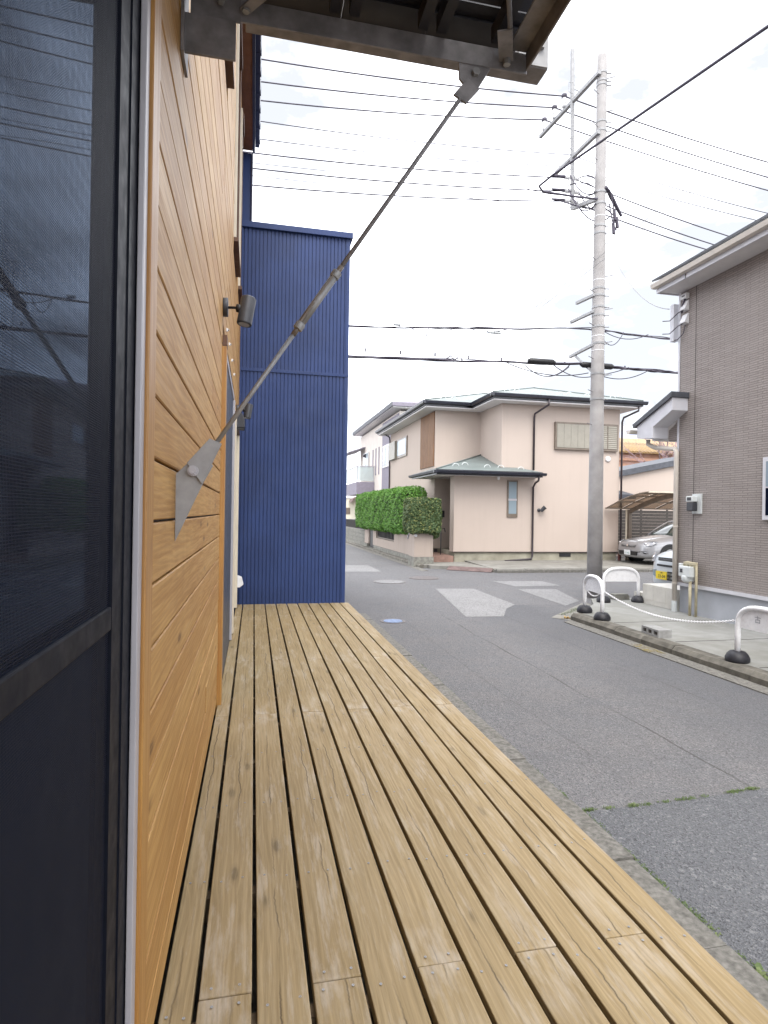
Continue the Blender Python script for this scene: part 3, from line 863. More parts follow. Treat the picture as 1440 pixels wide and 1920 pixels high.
# roof sheets / louvre slats along X
for x0, x1, gap in ((-0.215, 0.245, 0.0), (0.247, 0.522, 0.0), (0.524, 0.84, 0.017)):
    y = 1.90
    k = 0
    while y > -0.5:
        g = gap if k in (1, 2, 3, 4, 5, 6, 7, 8) else 0.0
        MB().box(x0, x1, y - (0.085 - g if g else 0.105), y - 0.001, 3.268 + 0.012 * (k % 2), 3.276 + 0.012 * (k % 2)).build('roof_slat', 'dark_panel', cp)
        y -= 0.085
        k += 1
# plan bracing
MB().bar((-0.052, 1.79, 3.155), (0.74, 0.80, 3.155), 0.030, 0.005).build('brace_flat', G, cp)
MB().lathe([(0.0, -0.006), (0.011, -0.006), (0.011, 0.0), (0, 0.0)], (-0.045, 1.778, 3.150), 2, 6).build('bolt', 'galv', cp)
MB().tube([(0.742, 1.70, 3.165), (0.30, 0.80, 3.165)], 0.0075, 8).build('brace_rod', G, cp, smooth=True)
MB().bar((0.77, 1.795, 3.158), (0.715, 1.68, 3.158), 0.045, 0.006).build('brace_clevis', G, cp, bevel=0.001)
MB().cyl((0.768, 1.785, 3.155), (0.768, 1.785, 3.138), 0.012, n=6).build('bolt', 'galv', cp)
# hanger plate under beam + rod end
MB().prism([(0.613, 3.134), (0.616, 3.083), (0.628, 3.070), (0.676, 3.056), (0.722, 3.134)], 1, 1.803, 1.811).build('hanger_plate', G, cp, bevel=0.001)
MB().cyl((0.668, 1.803, 3.106), (0.668, 1.789, 3.106), 0.013, n=6).build('bolt', 'galv', cp)
MB().prism([(0.594, 3.022), (0.637, 3.000), (0.680, 3.052), (0.640, 3.080)], 1, 1.793, 1.801).build('rod_end_plate', G, cp, bevel=0.001)
A, Bp = Vector((0.617, 1.80, 3.013)), Vector((-0.108, 1.80, 1.898))
dr = (Bp - A).normalized()
tb0, tb1 = Vector((0.237, 1.80, 2.428)), Vector((0.118, 1.80, 2.245))
MB().tube([A - dr * 0.01, tb0], 0.0068, 10).build('tie_rod', G, cp, smooth=True)
MB().tube([tb1, Bp + dr * 0.01], 0.0068, 10).build('tie_rod', 'galv', cp, smooth=True)
MB().tube([tb0 - dr * 0.022, tb0 + dr * 0.012], 0.0080, 10).build('rod_thread', 'bronze', cp, smooth=True)
MB().tube([tb1 - dr * 0.012, tb1 + dr * 0.022], 0.0080, 10).build('rod_thread', 'bronze', cp, smooth=True)
tbk = MB()
tbk.tube([tb0, tb0 + dr * 0.022], 0.0145, 14)
tbk.tube([tb1 - dr * 0.022, tb1], 0.0145, 14)
tbk.build('turnbuckle', 'galv', cp, smooth=True, bevel=0.002)
side = dr.cross(Vector((0, 1, 0))).normalized()
MB().tube([tb0 + dr * 0.02, tb1 - dr * 0.02], 0.0118, 14).build('turnbuckle_body', 'galv', cp, smooth=True)
for q0, q1 in ((0.10, 0.43), (0.57, 0.90)):
    MB().bar(tb0 + (tb1 - tb0) * q0 + Vector((0, -0.0105, 0)) - side * 0.003, tb0 + (tb1 - tb0) * q1 + Vector((0, -0.0105, 0)) - side * 0.003, 0.0045, 0.004, up=(0, 1, 0)).build('turnbuckle_slot', 'bronze', cp)
# wall gusset
MB().prism([(-0.220, 1.803), (-0.220, 1.609), (-0.146, 1.776), (-0.118, 1.83), (-0.152, 1.872)], 1, 1.800, 1.809).build('wall_gusset', 'galv', cp, bevel=0.001)
MB().prism([(-0.190, 1.834), (-0.147, 1.775), (-0.094, 1.893), (-0.128, 1.907)], 1, 1.788, 1.797).build('rod_end_plate', 'galv', cp, bevel=0.001)
MB().cyl((-0.172, 1.788, 1.812), (-0.172, 1.782, 1.812), 0.0155, n=18).build('washer', 'alu', cp)
MB().cyl((-0.172, 1.782, 1.812), (-0.172, 1.772, 1.812), 0.0105, n=6).build('bolt', 'alu', cp)

# ================================================================== BLUE CLAD WING
bw = thing('corrugated_wing', 'navy blue ribbed metal building wing at the end of the deck', 'building', (0.55, 8.55, 0))
YB = 8.55
m = MB()
pitch = 0.0525
xs = -0.235
pts = []
x = xs
while x < 1.262:
    pts += [(x, YB - 0.010), (x + pitch * 0.77, YB - 0.010), (x + pitch * 0.80, YB + 0.008), (x + pitch * 0.97, YB + 0.008)]
    x += pitch
pts.append((1.290, YB - 0.010))
for (za, zb) in ((0.30, 3.655), (3.685, 5.64)):
    vs, fs = [], []
    for px, py in pts:
        vs += [(px, py, za), (px, py, zb)]
    for i in range(len(pts) - 1):
        fs.append((2 * i, 2 * i + 2, 2 * i + 3, 2 * i + 1))
    MB().add(vs, fs).build('ribbed_cladding', 'navy', bw)
MB().box(-3.0, 1.288, YB + 0.01, 13.5, 0.0, 5.60).build('wall_core', 'navy', bw)
MB().box(1.252, 1.300, YB - 0.018, YB + 0.05, 0.30, 5.638).build('corner_trim', 'navy', bw, bevel=0.002)
MB().box(-0.24, 1.302, YB - 0.024, YB + 0.004, 3.650, 3.692).build('flashing', 'navy', bw, bevel=0.002)
MB().box(-0.24, 1.335, YB - 0.055, YB + 0.30, 5.640, 5.722).build('parapet_cap', 'navy', bw, bevel=0.004)
MB().box(1.03, 1.335, YB + 0.302, 13.5, 5.640, 5.722).build('parapet_cap', 'navy', bw, bevel=0.004)
MB().box(-0.24, -0.205, YB - 0.03, YB - 0.012, 0.30, 5.638).build('corner_trim', 'navy', bw)
MB().box(-0.6, -0.105, YB + 0.02, YB + 1.2, 5.73, 6.70).build('upper_wall', 'navy', bw)
MB().cyl((-0.098, YB - 0.01, 5.73), (-0.098, YB - 0.01, 6.68), 0.012, n=8).build('conduit', 'navy_dark', bw)

# ================================================================== DECK
dk = thing('timber_deck', 'long weathered timber deck of pale brown planks running beside the house', 'deck', (0.55, 4.0, 0))
ZD = 0.40
edges = [-0.218, -0.130] + [0.022 + 0.150 * i for i in range(9)] + [1.358]
mesh_cache = {}
def plank(x0, x1, y0, y1):
    w, l = round(x1 - x0, 3), round(y1 - y0, 3)
    if (w, l) not in mesh_cache:
        m = MB().box(-w / 2, w / 2, 0, l, -0.038, 0)
        mesh_cache[(w, l)] = m.mesh('plank', 'deck')
    o = bpy.data.objects.new('plank', mesh_cache[(w, l)])
    COL.objects.link(o)
    o.parent = dk
    o.location = ((x0 + x1) / 2 - 0.55, y0 - 4.0, ZD + random.uniform(-0.0015, 0.0015))
    o.rotation_euler = (0, random.uniform(-0.004, 0.004), random.uniform(-0.0006, 0.0006))
    b = o.modifiers.new('bevel', 'BEVEL')
    b.width = 0.0035
    b.segments = 2
    b.limit_method = 'ANGLE'
    return o
def joints(i):
    if i % 2 == 1:
        return [-2.0, 1.652, 5.30, 8.525]
    return [-2.0, 0.25, 3.90, 7.55, 8.525]
for i in range(11):
    x0, x1 = edges[i] + (0.007 if i else 0.0), edges[i + 1] - 0.007
    js = joints(i)
    for a, b in zip(js[:-1], js[1:]):
        plank(x0, x1, a + 0.0015, b - 0.0015)
jy = [1.609 + 0.5535 * k for k in range(-5, 13)]
for y in jy:
    MB().box(-0.21, 1.335, y - 0.022, y + 0.022, ZD - 0.128, ZD - 0.0405).build('joist', 'deck_end', dk)
MB().box(1.30, 1.338, -2.0, 8.52, ZD - 0.20, ZD - 0.129).build('edge_beam', 'deck_end', dk)
for y in (-0.5, 1.0, 2.5, 4.0, 5.5, 7.0, 8.4):
    MB().box(1.265, 1.299, y - 0.045, y + 0.045, 0.01, ZD - 0.13).build('post', 'deck_end', dk)
sc = MB()
for i in range(11):
    x0, x1 = edges[i] + (0.006 if i else 0.0), edges[i + 1] - 0.006
    js = joints(i)
    for y in jy:
        for fx in (0.22, 0.78):
            near = [q for q in js if abs(q - y) < 0.07]
            ys = [near[0] - 0.032, near[0] + 0.030] if near else [y + random.uniform(-0.012, 0.012)]
            for yy in ys:
                xx = x0 + (x1 - x0) * fx + random.uniform(-0.006, 0.006)
                sc.lathe([(0.0042, 0.0), (0.0042, 0.0010), (0.0022, 0.0010), (0.0020, 0.0002)], (xx, yy, ZD + 0.0012), 2, 8)
s = sc.build('screw_heads', 'galv', dk)
s['kind'] = 'stuff'

# ================================================================== PINK HOUSE
ph = thing('pink_house', 'two-storey pale pink stucco house with grey hipped roof across the junction', 'house', (9.5, 19.0, 0))
YF = 19.0
ZS = 5.50
def wallbox(x0, x1, y0, y1, z0, z1, name='wall', mat='pink'):
    return MB().box(x0, x1, y0, y1, z0, z1).build(name, mat, ph)
wallbox(8.20, 12.68, YF, 28.3, 0.44, ZS)                      # main block
wallbox(6.44, 8.199, 20.955, 28.3, 0.44, ZS)                  # left block
wallbox(6.53, 8.199, YF, 19.42, 0.44, 2.98)                   # entrance wing
wallbox(7.95, 8.198, 19.42, 20.95, 0.44, 2.98)
MB().box(6.58, 12.63, YF + 0.04, 28.2, 0.0, 0.438).build('foundation', 'pink_base', ph)
MB().box(6.48, 6.579, 20.99, 28.2, 0.0, 0.438).build('foundation', 'pink_base', ph)
MB().box(6.50, 12.70, YF - 0.018, YF + 0.01, 0.425, 0.445).build('drip_trim', 'brown_pipe', ph)
MB().box(10.42, 10.85, YF + 0.02, YF + 0.045, 0.27, 0.40).build('foundation_vent', 'black', ph)
MB().box(5.75, 6.52, 18.95, 20.95, 0.08, 0.30).build('porch_floor', 'terracotta', ph)
MB().box(6.521, 7.94, 19.43, 20.95, 0.08, 0.30).build('porch_floor', 'terracotta', ph)
MB().box(6.46, 7.9, 20.935, 20.95, 0.30, 0.42).build('porch_skirting', 'brown_pipe', ph)
MB().box(7.93, 7.948, 19.5, 20.5, 0.31, 2.5).build('front_door', 'bronze', ph)
ic = MB().box(6.70, 6.83, 20.925, 20.952, 1.58, 1.82).build('intercom', 'lamp_grey', ph)
MB().box(6.73, 6.80, 20.92, 20.924, 1.70, 1.79).build('lens', 'black', ic)

def hip_roof(x0, x1, y0, y1, z, slope, name='roof', ridge=None, mat='green_roof'):
    w, d = x1 - x0, y1 - y0
    if w <= d:
        h = w / 2
        r0, r1 = ((x0 + x1) / 2, y0 + h), ((x0 + x1) / 2, y1 - h)
    else:
        h = d / 2
        r0, r1 = (x0 + h, (y0 + y1) / 2), (x1 - h, (y0 + y1) / 2)
    zr = z + slope * h
    v = [(x0, y0, z), (x1, y0, z), (x1, y1, z), (x0, y1, z), (r0[0], r0[1], zr), (r1[0], r1[1], zr)]
    if w <= d:
        f = [(0, 1, 4), (1, 2, 5, 4), (2, 3, 5), (3, 0, 4, 5), (0, 3, 2, 1)]
    else:
        f = [(0, 1, 5, 4), (1, 2, 5), (2, 3, 4, 5), (3, 0, 4), (0, 3, 2, 1)]
    r = MB().add(v, f).build(name, mat, ph)
    m = MB()
    for a, b in ((0, 4), (1, 4 if w <= d else 5), (4, 5)):
        m.tube([Vector(v[a]) + Vector((0, 0, 0.012)), Vector(v[b]) + Vector((0, 0, 0.012))], 0.03, 6)
    m.build('hip_cap', 'green_roof', r, smooth=True)
    return r
def eaves(x0, x1, y0, y1, z, sides, par=None):
    """soffit sheet + fascia + half-round gutter along the chosen sides."""
    if 's' in sides:
        MB().box(x0, x1, y0, y0 + 0.04, z - 0.19, z - 0.002).build('fascia', 'dark_fascia', ph)
        MB().prism([(y0 - 0.12, z - 0.04), (y0 - 0.10, z - 0.115), (y0 - 0.06, z - 0.14), (y0 - 0.003, z - 0.14), (y0 - 0.003, z - 0.03), (y0 - 0.11, z - 0.028)], 0, x0 - 0.12, x1 + 0.12).build('gutter', 'dark_fascia', ph)
    if 'w' in sides:
        MB().box(x0, x0 + 0.04, y0 + 0.041, y1, z - 0.19, z - 0.002).build('fascia', 'dark_fascia', ph)
        MB().prism([(x0 - 0.12, z - 0.04), (x0 - 0.10, z - 0.115), (x0 - 0.06, z - 0.14), (x0 - 0.003, z - 0.14), (x0 - 0.003, z - 0.03), (x0 - 0.11, z - 0.028)], 1, y0 - 0.12, y1).build('gutter', 'dark_fascia', ph)
    if 'e' in sides:
        MB().box(x1 - 0.04, x1, y0 + 0.041, y1, z - 0.19, z - 0.002).build('fascia', 'dark_fascia', ph)
ZE = 5.74
rA = hip_roof(7.64, 13.22, 18.44, 27.0, ZE, 0.305)
rB = hip_roof(5.88, 13.21, 20.39, 28.85, ZE - 0.004, 0.31)
eaves(7.64, 13.22, 18.44, 20.40, ZE, 'sw')
MB().box(13.18, 13.22, 18.481, 28.8, ZE - 0.19, ZE - 0.006).build('fascia', 'dark_fascia', ph)
eaves(5.88, 7.50, 20.39, 28.85, ZE, 'sw')
MB().box(7.68, 13.18, 18.48, 18.99, ZS - 0.002, ZS + 0.04).build('soffit', 'soffit_white', ph)
MB().box(7.68, 8.19, 18.992, 20.95, ZS - 0.003, ZS + 0.04).build('soffit', 'soffit_white', ph)
MB().box(5.92, 7.679, 20.43, 20.95, ZS - 0.004, ZS + 0.04).build('soffit', 'soffit_white', ph)
MB().box(5.92, 6.43, 20.952, 28.8, ZS - 0.003, ZS + 0.04).build('soffit', 'soffit_white', ph)
MB().box(12.69, 13.18, 18.992, 28.8, ZS - 0.003, ZS + 0.04).build('soffit', 'soffit_white', ph)
# lower roof over the entrance
sl = 0.305
ZL = 3.14
zf = lambda y: ZL + sl * (y - 18.42)
ex0, ex1, ey0 = 5.72, 9.44, 18.42
# west slope meets the front slope on a 45 degree hip
hx = ex0 + (20.95 - ey0)
lowroof = MB().add([(ex0, ey0, ZL), (ex1, ey0, ZL), (ex1 - 0.58, ey0 + 0.58, zf(ey0 + 0.58)), (8.2, 19.0, zf(19.0)), (8.2, 20.95, zf(20.95)), (hx, 20.95, zf(20.95)), (ex0, 21.5, ZL), (6.44, 21.5, ZL + sl * 0.72), (6.44, 20.95, ZL + sl * 0.72), (ex1, 18.99, ZL)],
                 [(0, 1, 2, 3, 4, 5), (0, 5, 8, 7, 6), (1, 9, 2)]).build('porch_roof', 'green_roof', ph)
m = MB()
m.tube([(ex0, ey0, ZL + 0.012), (hx, 20.95, zf(20.95) + 0.012)], 0.03, 6)
m.build('hip_cap', 'green_roof', lowroof, smooth=True)
MB().box(ex0, ex1, ey0, ey0 + 0.04, ZL - 0.17, ZL - 0.004).build('fascia', 'dark_fascia', ph)
MB().box(ex0, ex0 + 0.04, ey0 + 0.041, 21.5, ZL - 0.17, ZL - 0.004).build('fascia', 'dark_fascia', ph)
MB().box(ex1 - 0.04, ex1, ey0 + 0.041, 18.99, ZL - 0.17, ZL - 0.004).build('fascia', 'dark_fascia', ph)
MB().prism([(ey0 - 0.11, ZL - 0.04), (ey0 - 0.09, ZL - 0.11), (ey0 - 0.003, ZL - 0.13), (ey0 - 0.003, ZL - 0.02)], 0, ex0 - 0.11, ex1 + 0.10).build('gutter', 'dark_fascia', ph)
MB().prism([(ex0 - 0.11, ZL - 0.04), (ex0 - 0.09, ZL - 0.11), (ex0 - 0.003, ZL - 0.13), (ex0 - 0.003, ZL - 0.02)], 1, ey0 - 0.11, 21.6).build('gutter', 'dark_fascia', ph)
MB().box(ex0 + 0.04, ex1 - 0.04, ey0 + 0.04, 18.995, 2.985, 3.01).build('soffit', 'soffit_white', ph)
MB().box(ex0 + 0.04, 7.94, 18.996, 20.95, 2.986, 3.01).build('soffit', 'soffit_white', ph)
MB().box(ex0 + 0.04, 6.43, 20.951, 21.5, 2.985, 3.01).build('soffit', 'soffit_white', ph)
# snow guards
def guard(p, par):
    m = MB()
    x, y, z = p
    m.tube([(x - 0.11, y, z), (x - 0.085, y, z + 0.055), (x - 0.03, y, z + 0.085), (x + 0.03, y, z + 0.085), (x + 0.085, y, z + 0.055), (x + 0.11, y, z)], 0.012, 5)
    m.build('snow_guard', 'meter_grey', par)
for i in range(10):
    guard((8.35 + i * 0.5, 18.95 + 0.32 * (i % 2), ZE + 0.305 * (0.51 + 0.32 * (i % 2))), rA)
for i in range(3):
    guard((6.75 + i * 0.5, 21.0 + 0.28 * (i % 2), ZE + 0.31 * (0.61 + 0.28 * (i % 2))), rB)
for (x, y) in ((6.55, 18.95), (6.95, 19.15), (7.65, 18.90), (8.15, 18.92), (8.8, 18.75)):
    guard((x, y, zf(y)), lowroof)
# downpipes
def dpipe(path, mat='brown_pipe', r=0.035, par=ph, name='downpipe'):
    return MB().tube(path, r, 8).build(name, mat, par, smooth=True)
dpipe([(9.62, 18.40, 5.60), (9.62, 18.42, 5.42), (9.36, 18.90, 5.18), (9.36, 18.95, 5.05), (9.36, 18.95, 3.25)])
dpipe([(9.30, 18.40, 3.02), (9.30, 18.45, 2.86), (9.36, 18.80, 2.80), (9.36, 18.95, 2.66), (9.36, 18.95, 0.30), (9.32, 18.93, 0.20), (8.30, 18.82, 0.14)])
dpipe([(13.05, 18.44, 5.56), (13.05, 18.46, 5.40), (12.74, 18.86, 5.20), (12.73, 18.93, 5.05), (12.73, 18.93, 0.16)])
dpipe([(6.05, 28.3, 5.58), (6.36, 28.2, 5.36), (6.38, 28.2, 5.2), (6.38, 28.2, 0.2)])
# timber panel: slats
for i in range(15):
    y = 21.03 + i * 0.122
    MB().box(6.405, 6.438, y, y + 0.104, 3.45, 5.46).build('timber_slat', 'panel_wood', ph)
MB().box(6.432, 6.4405, 21.02, 22.87, 3.44, 5.47).build('slat_backing', 'brown_trim', ph)
# side window with shutter box
w = MB().box(6.39, 6.44, 24.98, 28.1, 4.20, 5.06).build('window', 'bronze', ph)
MB().box(6.380, 6.389, 25.10, 26.7, 4.30, 4.97).build('pane', 'glass_frost', w)
MB().box(6.30, 6.389, 26.85, 28.1, 4.22, 5.04).build('shutter_box', 'beige_metal', w)
for y in (22.6, 23.9):
    w = MB().box(6.40, 6.44, y, y + 0.34, 1.95, 2.75).build('window', 'alu', ph)
    MB().box(6.392, 6.399, y + 0.05, y + 0.29, 2.0, 2.70).build('pane', 'glass_far', w)
# narrow window of the entrance wing
w = MB().box(8.42, 8.80, YF - 0.035, YF, 1.62, 2.88).build('window', 'bronze', ph)
MB().box(8.47, 8.75, YF - 0.040, YF - 0.036, 2.26, 2.83).build('pane', 'glass_frost', w)
MB().box(8.47, 8.75, YF - 0.041, YF - 0.036, 1.74, 2.18).build('pane', 'glass_frost', w)
MB().box(8.455, 8.765, YF - 0.046, YF - 0.036, 2.185, 2.255).build('sash_rail', 'alu', w)
# wide upstairs window with shutters
w = MB().box(10.14, 12.56, YF - 0.10, YF, 4.00, 4.95).build('window', 'bronze', ph)
for i in range(6):
    x = 10.20 + i * 0.262
    MB().box(x, x + 0.254, YF - 0.112, YF - 0.101, 4.07, 4.88).build('shutter_panel', 'beige_metal', w)
MB().box(11.80, 11.83, YF - 0.116, YF - 0.101, 4.06, 4.89).build('mullion', 'bronze', w)
MB().box(12.13, 12.16, YF - 0.116, YF - 0.101, 4.06, 4.89).build('mullion', 'bronze', w)
for i in range(12):
    z = 4.08 + i * 0.067
    for xa, xb in ((11.835, 12.125), (12.165, 12.50)):
        MB().prism([(YF - 0.101, z), (YF - 0.118, z + 0.004), (YF - 0.101, z + 0.058)], 0, xa, xb).build('louvre_slat', 'beige_metal', w)
vt = MB().lathe([(0.10, 0.0), (0.10, -0.035), (0.06, -0.055), (0.0, -0.058)], (12.22, YF, 3.73), 1, 18).build('round_vent', 'white_plastic', ph, smooth=True)
lp = MB().lathe([(0.06, 0.0), (0.06, -0.03), (0.02, -0.05)], (9.60, YF, 1.88), 1, 12).build('security_lamp', 'lamp_grey', ph)
MB().tube([(9.60, YF - 0.05, 1.88), (9.66, YF - 0.11, 1.90)], 0.018, 8).build('arm', 'lamp_grey', lp)
MB().tube([(9.63, YF - 0.10, 1.84), (9.76, YF - 0.16, 1.99)], [0.055, 0.075], 10).build('lamp_head', 'lamp_grey', lp)
MB().lathe([(0.045, 0.0), (0.05, -0.05), (0.035, -0.11), (0.0, -0.12)], (8.02, YF - 0.2, 2.985), 2, 10).build('porch_lamp', 'white_plastic', ph, smooth=True)
# roof antenna
at = thing('tv_antenna', 'thin faint television antenna above the pink roof', 'antenna', (8.14, 24.0, 6.4))
MB().cyl((8.14, 24.0, 6.45), (8.14, 24.0, 10.62), 0.012, n=6).build('mast', 'galv', at)
MB().cyl((7.90, 24.0, 10.60), (8.42, 24.0, 10.60), 0.010, n=6).build('boom', 'galv', at)
for x in (7.93, 8.05, 8.28, 8.39):
    MB().cyl((x, 23.75, 10.60), (x, 24.25, 10.60), 0.006, n=5).build('element', 'galv', at)

# ---- garden wall, pillar, hedges
gw = thing('garden_wall', 'stained pink stucco garden wall under the green hedge', 'wall', (5.35, 23, 0))
def gbox(y0, y1, z0, z1, name='wall_panel', mat='pink_wall', x0=5.28, x1=5.44):
    return MB().box(x0, x1, y0, y1, z0, z1).build(name, mat, gw)
gbox(19.75, 22.35, 0.26, 1.05)
gbox(25.82, 26.5, 0.26, 1.05)
gbox(22.351, 25.819, 0.26, 0.60)
gbox(27.55, 28.55, 0.26, 1.22)
for i in range(11):
    y = 19.75 + i * 0.8
    if 26.5 < y + 0.4 < 27.5:
        continue
    gbox(y + 0.005, y + 0.795, 0.09, 0.255, 'base_block', 'block_old', 5.24, 5.47)
for i in range(14):
    y = 22.42 + i * 0.25
    MB().box(5.33, 5.36, y, y + 0.03, 0.66, 1.02).build('railing_bar', 'black', gw)
MB().box(5.325, 5.365, 22.352, 25.818, 0.62, 0.655).build('railing_rail', 'bronze', gw)
MB().box(5.325, 5.365, 22.352, 25.818, 1.0, 1.04).build('railing_rail', 'black', gw)
MB().box(5.34, 5.355, 26.52, 27.53, 0.12, 1.15).build('gate', 'black', gw)
MB().box(5.40, 5.43, 22.352, 25.818, 0.605, 1.0).build('railing_screen', 'slat_brown', gw)
pl = thing('gate_pillar', 'pink stucco gate pillar with mossy base under the clipped box hedge', 'pillar', (5.3, 18.5, 0))
MB().box(4.985, 5.61, 18.3, 18.95, 0.32, 1.07).build('shaft', 'pink_wall', pl, bevel=0.006)
MB().box(4.97, 5.63, 18.28, 18.97, 0.0, 0.318).build('base', 'block_old', pl, bevel=0.006)
MB().cyl((5.03, 18.29, 1.0), (5.03, 18.27, 1.0), 0.045, n=12).build('gate_light', 'white_plastic', pl)
st = thing('porch_step', 'terracotta tiled step between pillar and pink wall', 'step', (5.3, 19.3, 0))
MB().box(5.20, 5.74, 18.98, 19.74, 0.096, 0.20).build('tread', 'terracotta', st)
hr = thing('handrail', 'pale bent metal handrail behind the hedge pillar', 'handrail', (5.1, 19.3, 0.2))
MB().tube([(5.24, 19.35, 0.20), (5.24, 19.35, 1.02), (5.10, 19.2, 1.08), (4.98, 19.05, 0.98), (4.96, 19.03, 0.86)], 0.022, 8).build('rail', 'alu', hr, smooth=True)
MB().tube([(5.45, 19.45, 0.20), (5.45, 19.45, 1.08), (5.24, 19.35, 1.03)], 0.022, 8).build('rail', 'alu', hr, smooth=True)
hr2 = thing('handrail', 'thin metal handrail in the shaded porch of the pink house', 'handrail', (6.3, 19.6, 0.3))
MB().tube([(6.28, 19.6, 0.30), (6.28, 19.6, 1.20), (6.42, 19.65, 1.20), (6.46, 19.68, 1.08)], 0.018, 8).build('rail', 'lamp_grey', hr2, smooth=True)

def leaf_cloud(name, mat, parent, boxes, n, size, rnd=0.12, bulge=0.1):
    """leaf quads scattered through the outer shell of rounded boxes."""
    m = MB()
    vs, fs = [], []
    tot = sum((b[1] - b[0]) * (b[3] - b[2]) + (b[1] - b[0]) * (b[5] - b[4]) + (b[3] - b[2]) * (b[5] - b[4]) for b in boxes)
    for b in boxes:
        sx, sy, sz = b[1] - b[0], b[3] - b[2], b[5] - b[4]
        cx, cy, cz = (b[0] + b[1]) / 2, (b[2] + b[3]) / 2, (b[4] + b[5]) / 2
        ar = [sy * sz, sx * sz, sx * sy]
        nb = int(n * sum(ar) / tot)
        for _ in range(nb):
            ax = random.choices((0, 1, 2), ar)[0]
            p = [random.uniform(-0.5, 0.5) * s for s in (sx, sy, sz)]
            sg = random.choice((-1, 1))
            p[ax] = sg * 0.5 * (sx, sy, sz)[ax]
            # round the box edges
            e = 1.0
            for q in range(3):
                if q != ax:
                    d = abs(p[q]) / (0.5 * (sx, sy, sz)[q])
                    edge = 0.5 * (sx, sy, sz)[q] - abs(p[q])
                    if edge < rnd:
                        p[ax] -= sg * (rnd - math.sqrt(max(0, rnd * rnd - (rnd - edge) ** 2)))
            dep = abs(random.gauss(0, 0.05)) - 0.03
            lump = 0.03 * math.sin(p[1] * 3.1 + 1) * math.cos(p[2] * 4.3) + 0.02 * math.sin(p[0] * 9 + p[1] * 7 + p[2] * 8)
            p[ax] += sg * (lump - dep)
            c = Vector((cx + p[0], cy + p[1], cz + p[2]))
            nrm = Vector([random.gauss(0, 0.55) for _ in range(3)])
            nrm[ax] += sg * 1.0
            nrm.z += 0.25
            nrm.normalize()
            t1 = nrm.cross(Vector((random.gauss(0, 1), random.gauss(0, 1), random.gauss(0, 1)))).normalized()
            t2 = nrm.cross(t1)
            s_ = size * random.uniform(0.6, 1.3)
            k = len(vs)
            vs += [c - t1 * s_, c + t2 * s_ * 0.5 + nrm * s_ * 0.15, c + t1 * s_, c - t2 * s_ * 0.5 + nrm * s_ * 0.15]
            fs.append((k, k + 1, k + 2, k + 3))
    m.add(vs, fs)
    return m.build(name, mat, parent)
hd = thing('hedge', 'long bright green clipped hedge along the side street', 'hedge', (5.35, 24, 1.0))
leaf_cloud('foliage', 'leaf_green', hd, [(4.93, 5.85, 19.85, 29.4, 0.98, 2.62)], 52000, 0.034, 0.28)
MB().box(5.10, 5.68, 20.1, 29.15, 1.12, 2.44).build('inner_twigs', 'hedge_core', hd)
for y in (20.4, 22.0, 23.6, 25.2, 26.8, 28.4):
    MB().tube([(5.65, y, 0.1), (5.6, y + 0.05, 0.7), (5.5, y, 1.3)], [0.05, 0.04, 0.03], 6).build('stem', 'bark', hd)
hb = thing('hedge', 'square clipped variegated box hedge on top of the pink pillar', 'hedge', (5.3, 18.55, 1.0))
leaf_cloud('foliage', 'leaf_var', hb, [(4.80, 5.83, 18.12, 19.05, 1.08, 2.18), (5.55, 5.83, 18.3, 18.9, 0.92, 1.3)], 21000, 0.030, 0.12)
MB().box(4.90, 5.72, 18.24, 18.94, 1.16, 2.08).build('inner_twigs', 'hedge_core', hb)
MB().tube([(5.7, 19.05, 0.1), (5.68, 18.9, 0.8), (5.55, 18.7, 1.3)], [0.04, 0.035, 0.03], 6).build('stem', 'bark', hb)

# ---- block wall further down the side street
bl = thing('block_wall', 'low grey concrete block wall with dark fence beyond the hedge', 'wall', (5.35, 32, 0))
bm = MB().box(-0.06, 0.06, 0.004, 0.396, 0.004, 0.192).mesh('concrete_block', 'block_old')
for r in range(4):
    for i in range(21):
        o = bpy.data.objects.new('concrete_block', bm)
        COL.objects.link(o)
        o.parent = bl
        o.location = (random.uniform(-0.004, 0.004), -3.40 + i * 0.4 - (0.2 if r % 2 else 0), 0.05 + r * 0.2)
MB().box(5.32, 5.38, 28.62, 37.0, 0.04, 0.845).build('mortar', 'block', bl)
for i in range(40):
    MB().box(5.34, 5.355, 28.66 + i * 0.21, 28.68 + i * 0.21, 0.86, 1.28).build('fence_bar', 'black', bl)
MB().box(5.335, 5.36, 28.6, 37.0, 1.28, 1.31).build('fence_rail', 'black', bl)
MB().box(5.335, 5.36, 28.6, 37.0, 0.86, 0.885).build('fence_rail', 'black', bl)
MB().box(5.362, 5.372, 28.6, 37.0, 0.886, 1.279).build('fence_screen', 'slat_brown', bl)

# ---- white house behind
wh = thing('white_house', 'pale cream two-storey house with violet-grey panel and glass balcony behind the pink house', 'house', (8.5, 34, 0))
MB().box(7.10, 13.0, 29.2, 40.5, 0.0, 6.85).build('wall', 'cream_wall', wh)
MB().box(7.06, 7.099, 29.3, 33.15, 0.5, 6.75).build('grey_panel', 'violet_panel', wh)
MB().add([(6.60, 28.75, 7.02), (14.0, 28.75, 7.02), (14.0, 40.9, 7.02), (6.6, 40.9, 7.02), (6.60, 28.75, 7.2), (10.5, 31.0, 8.0), (10.5, 39, 8.0), (6.6, 40.9, 7.2), (14.0, 28.75, 7.2), (14.0, 40.9, 7.2)],
         [(0, 3, 2, 1), (0, 1, 8, 4), (4, 8, 5), (4, 5, 6, 7), (8, 9, 6, 5), (0, 4, 7, 3), (3, 7, 9, 2), (7, 6, 9), (1, 2, 9, 8)]).build('roof', 'violet_panel', wh)
MB().box(6.66, 13.9, 28.85, 40.8, 6.96, 7.015).build('soffit', 'soffit_white', wh)
